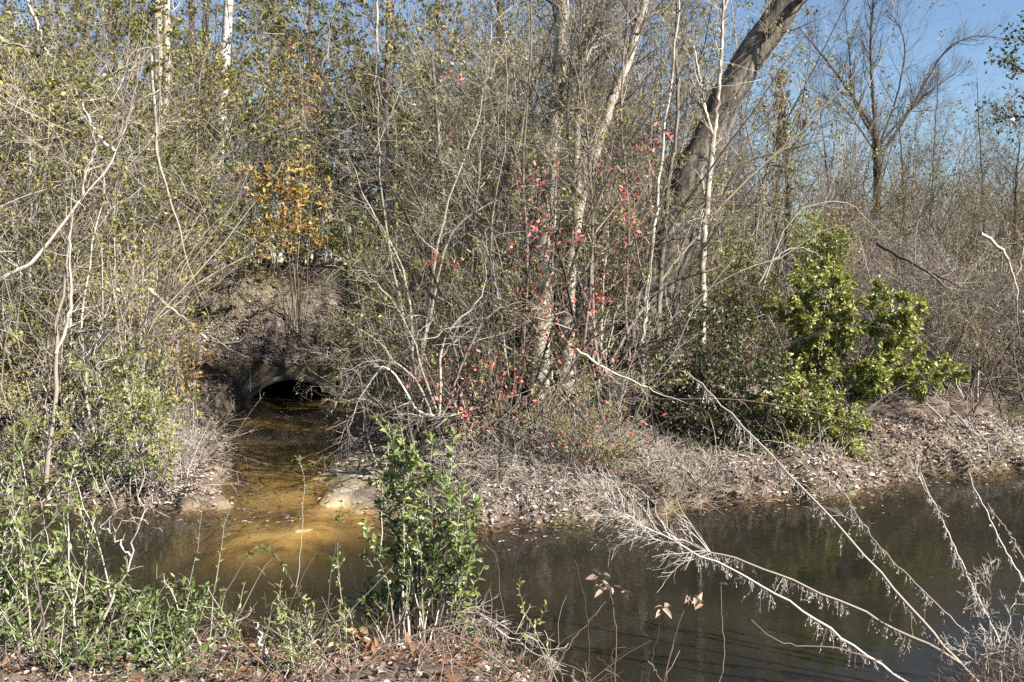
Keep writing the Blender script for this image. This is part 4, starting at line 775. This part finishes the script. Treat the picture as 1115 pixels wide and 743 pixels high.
sprig('slender sprig leaning left between the thin sprig and the tall clump', [(395, 745, 6.2), (385, 690, 6.2), (370, 640, 6.2), (368, 590, 6.2)], 30, (.02, .045), t0=.3, k1=4)
sprig('small dark leaved sprig by the bottom litter', [(335, 745, 5.8), (338, 700, 5.8), (332, 660, 5.8)], 26, (.02, .04), t0=.1, k1=5)
sprig('lone pale sprig with a leafy tip in the sandy outlet', [(322, 640, 8.5), (328, 590, 8.5), (332, 530, 8.5), (326, 495, 8.5)], 22, (.02, .04), 'bright', t0=.5)
sprig('thin green vine sprig standing in dark water below the weedy bank', [(608, 745, 6), (590, 700, 6), (570, 660, 6), (565, 630, 6)], 18, (.02, .04), 'bright', t0=.2, k1=3)
sprig('small curling sprig with fresh green leaves over dark water', [(575, 745, 6.1), (578, 700, 6.1), (590, 672, 6.1), (597, 655, 6.1)], 14, (.02, .045), 'bright', t0=.4)
def rod(name, label, paths, r, mat='twig_pale', k1=0, L1=(.1, .2), cat='twig'):
    return bare(name, label, paths, r, mat, k1, L1, 3, (.04, .1), cat=cat, partn='wood')
rod('bare_stick', 'straight pale stick leaning left at the pool edge', [[(222, 712, 5.7), (200, 668, 5.7), (171, 615, 5.7)]], (.008,), cat='stick')
rod('forked_shoot', 'pale forked stem rising over the pool at left', [[(104, 690, 5.6), (125, 645, 5.6), (142, 604, 5.6), (152, 560, 5.6), (155, 500, 5.6)], [(142, 606, 5.6), (125, 585, 5.6), (108, 568, 5.6)], [(148, 580, 5.6), (160, 570, 5.6), (175, 545, 5.6)]], (.009, .006, .004), k1=5, cat='stem')
rod('stump_stem', 'thick grey weathered stem at the bottom of the corner bush', [[(95, 750, 5.2), (92, 715, 5.2), (85, 680, 5.2)]], (.017,), 'bark_grey', cat='stem')
rod('bleached_twig', 'short white bleached twig stub sticking up from the bottom litter', [[(291, 715, 5.8), (283, 695, 5.8), (276, 677, 5.8)]], (.012,), 'bark_white', cat='twig')
rod('fallen_stick', 'long thin stick lying along the bottom litter', [[(60, 712, 5.3), (130, 712, 5.4), (200, 722, 5.5), (310, 735, 5.7)], [(150, 716, 5.4), (180, 710, 5.4), (245, 728, 5.4)]], (.006, .004), cat='stick', k1=3)
rod('fallen_stick', 'broken stick propped across the bottom litter, kinked in the middle', [[(215, 708, 5.8), (243, 690, 5.8), (270, 665, 5.8), (277, 664, 5.8)]], (.006,), cat='stick')
rod('fallen_stick', 'thin curved stick running right towards the tall privet clump', [[(310, 715, 5.9), (350, 695, 5.9), (375, 670, 5.9)]], (.006,), cat='stick', k1=2)
bare('drooping_dead_vine', 'drooping bundle of dead vine at the right foot of the tall privet clump', [[(480, 690, 6.8), (520, 675, 6.7), (560, 695, 6.6), (600, 720, 6.4), (640, 755, 6.2)], [(470, 700, 6.8), (500, 665, 6.7), (545, 680, 6.6), (585, 700, 6.5), (600, 745, 6.3)], [(490, 720, 6.8), (510, 680, 6.8), (535, 710, 6.6), (540, 750, 6.4)]], .006, 'straw', 22, (.1, .3), 4, (.05, .12), cat='vine')
def leaf_stalk(label, path, leaves, r=.005, paths2=()):
    p = [at(*q) for q in path]; root = thing('dead_leaf_stalk', label, 'stalk', tuple(p[0])); g = Geo(); P = spline(p, 18, .005); g.tubes(P, r * (1 - .5 * np.linspace(0, 1, 18)), 5)
    for q in paths2: s = spline([at(*z) for z in q], 10, .003); g.tubes(s, r * .6 * (1 - .5 * np.linspace(0, 1, 10)), 4)
    part('stem', g, 'twig_brown', root, True)
    if leaves:
        gl = Geo()
        for (px, py, n) in leaves:
            c = at(px, py, path[-1][2]); d = rand_unit(n); d[:, 2] -= .2; l = U(.05, .085, n)
            gl.leaves(np.repeat(c[None], n, 0) + rng.normal(size=(n, 3)) * .012, d, l, l * .5, U(.3, 1, n), fold=.45, curl=.35)
        part('withered_leaves', gl, 'withered', root)
leaf_stalk('reddish stalk with the largest cluster of withered leaves over dark water', [(668, 755, 6), (671, 700, 6), (668, 660, 6), (662, 635, 6)], [(660, 640, 7), (676, 645, 4), (655, 628, 3)])
leaf_stalk('bare crooked stalk left of the withered leaf cluster', [(640, 755, 6), (641, 700, 6), (638, 665, 6), (626, 610, 6)], [])
leaf_stalk('stalk with a drooping pair of withered leaves right of the cluster', [(702, 755, 6), (712, 710, 6), (722, 668, 6)], [(722, 664, 4)])
leaf_stalk('curved stalk ending in round withered leaves over dark water', [(722, 755, 6), (730, 710, 6), (742, 670, 6), (752, 648, 6)], [(752, 650, 5), (766, 656, 3)])
leaf_stalk('bare upright stalk with a tiny white tip right of the withered leaves', [(781, 755, 6), (788, 715, 6), (785, 638, 6)], [(785, 638, 1)])
leaf_stalk('bare oblique stalk crossing the withered leaf stalks', [(602, 730, 6), (630, 690, 6), (660, 655, 6)], [])
leaf_stalk('low forked stalk at the bottom between the withered leaf stalks', [(655, 755, 5.9), (668, 720, 5.9), (690, 704, 5.9)], [], .004, [[(650, 715, 5.9), (665, 728, 5.9), (685, 748, 5.9)], [(665, 730, 5.9), (668, 708, 5.9), (682, 705, 5.9)]])
leaf_stalk('short pale broken stalk at the bottom right of the withered leaves', [(705, 720, 5.9), (716, 735, 5.9), (726, 750, 5.9)], [], .006)
leaf_stalk('fuzzy arched stalk low over the dark water at right', [(960, 720, 6.4), (900, 705, 6.4), (850, 700, 6.4), (818, 675, 6.4)], [], .005)
leaf_stalk('stalk with an orange brown curled leaf in front of the sandy outlet', [(265, 750, 5.8), (275, 715, 5.8), (298, 672, 5.8), (308, 652, 5.8)], [(298, 672, 3)])
gl = Geo(); root = thing('oak_sprig', 'sprig of large rusty dead leaves at the foot of the tall privet clump', 'dead sprig', tuple(at(400, 735, 6.4)))
g = Geo()
for (px, py) in [(385, 705), (395, 690), (410, 700), (405, 715), (390, 722), (420, 712)]:
    c = at(px, py, 6.4); P, Rr = strands(np.array([at(402, 742, 6.4)]), np.array([c - at(402, 742, 6.4)]), np.array([np.linalg.norm(c - at(402, 742, 6.4))]), 6, .05, 0, .003, .002); g.tubes(P, Rr, 4)
    d = rand_unit(7); l = U(.06, .11, 7); gl.leaves(np.repeat(P[0, -1][None], 7, 0) + rng.normal(size=(7, 3)) * .02, d, l, l * .6, U(0, 1, 7), fold=.4, curl=.3)
part('stem', g, 'twig_brown', root); part('withered_leaves', gl, 'rust', root)
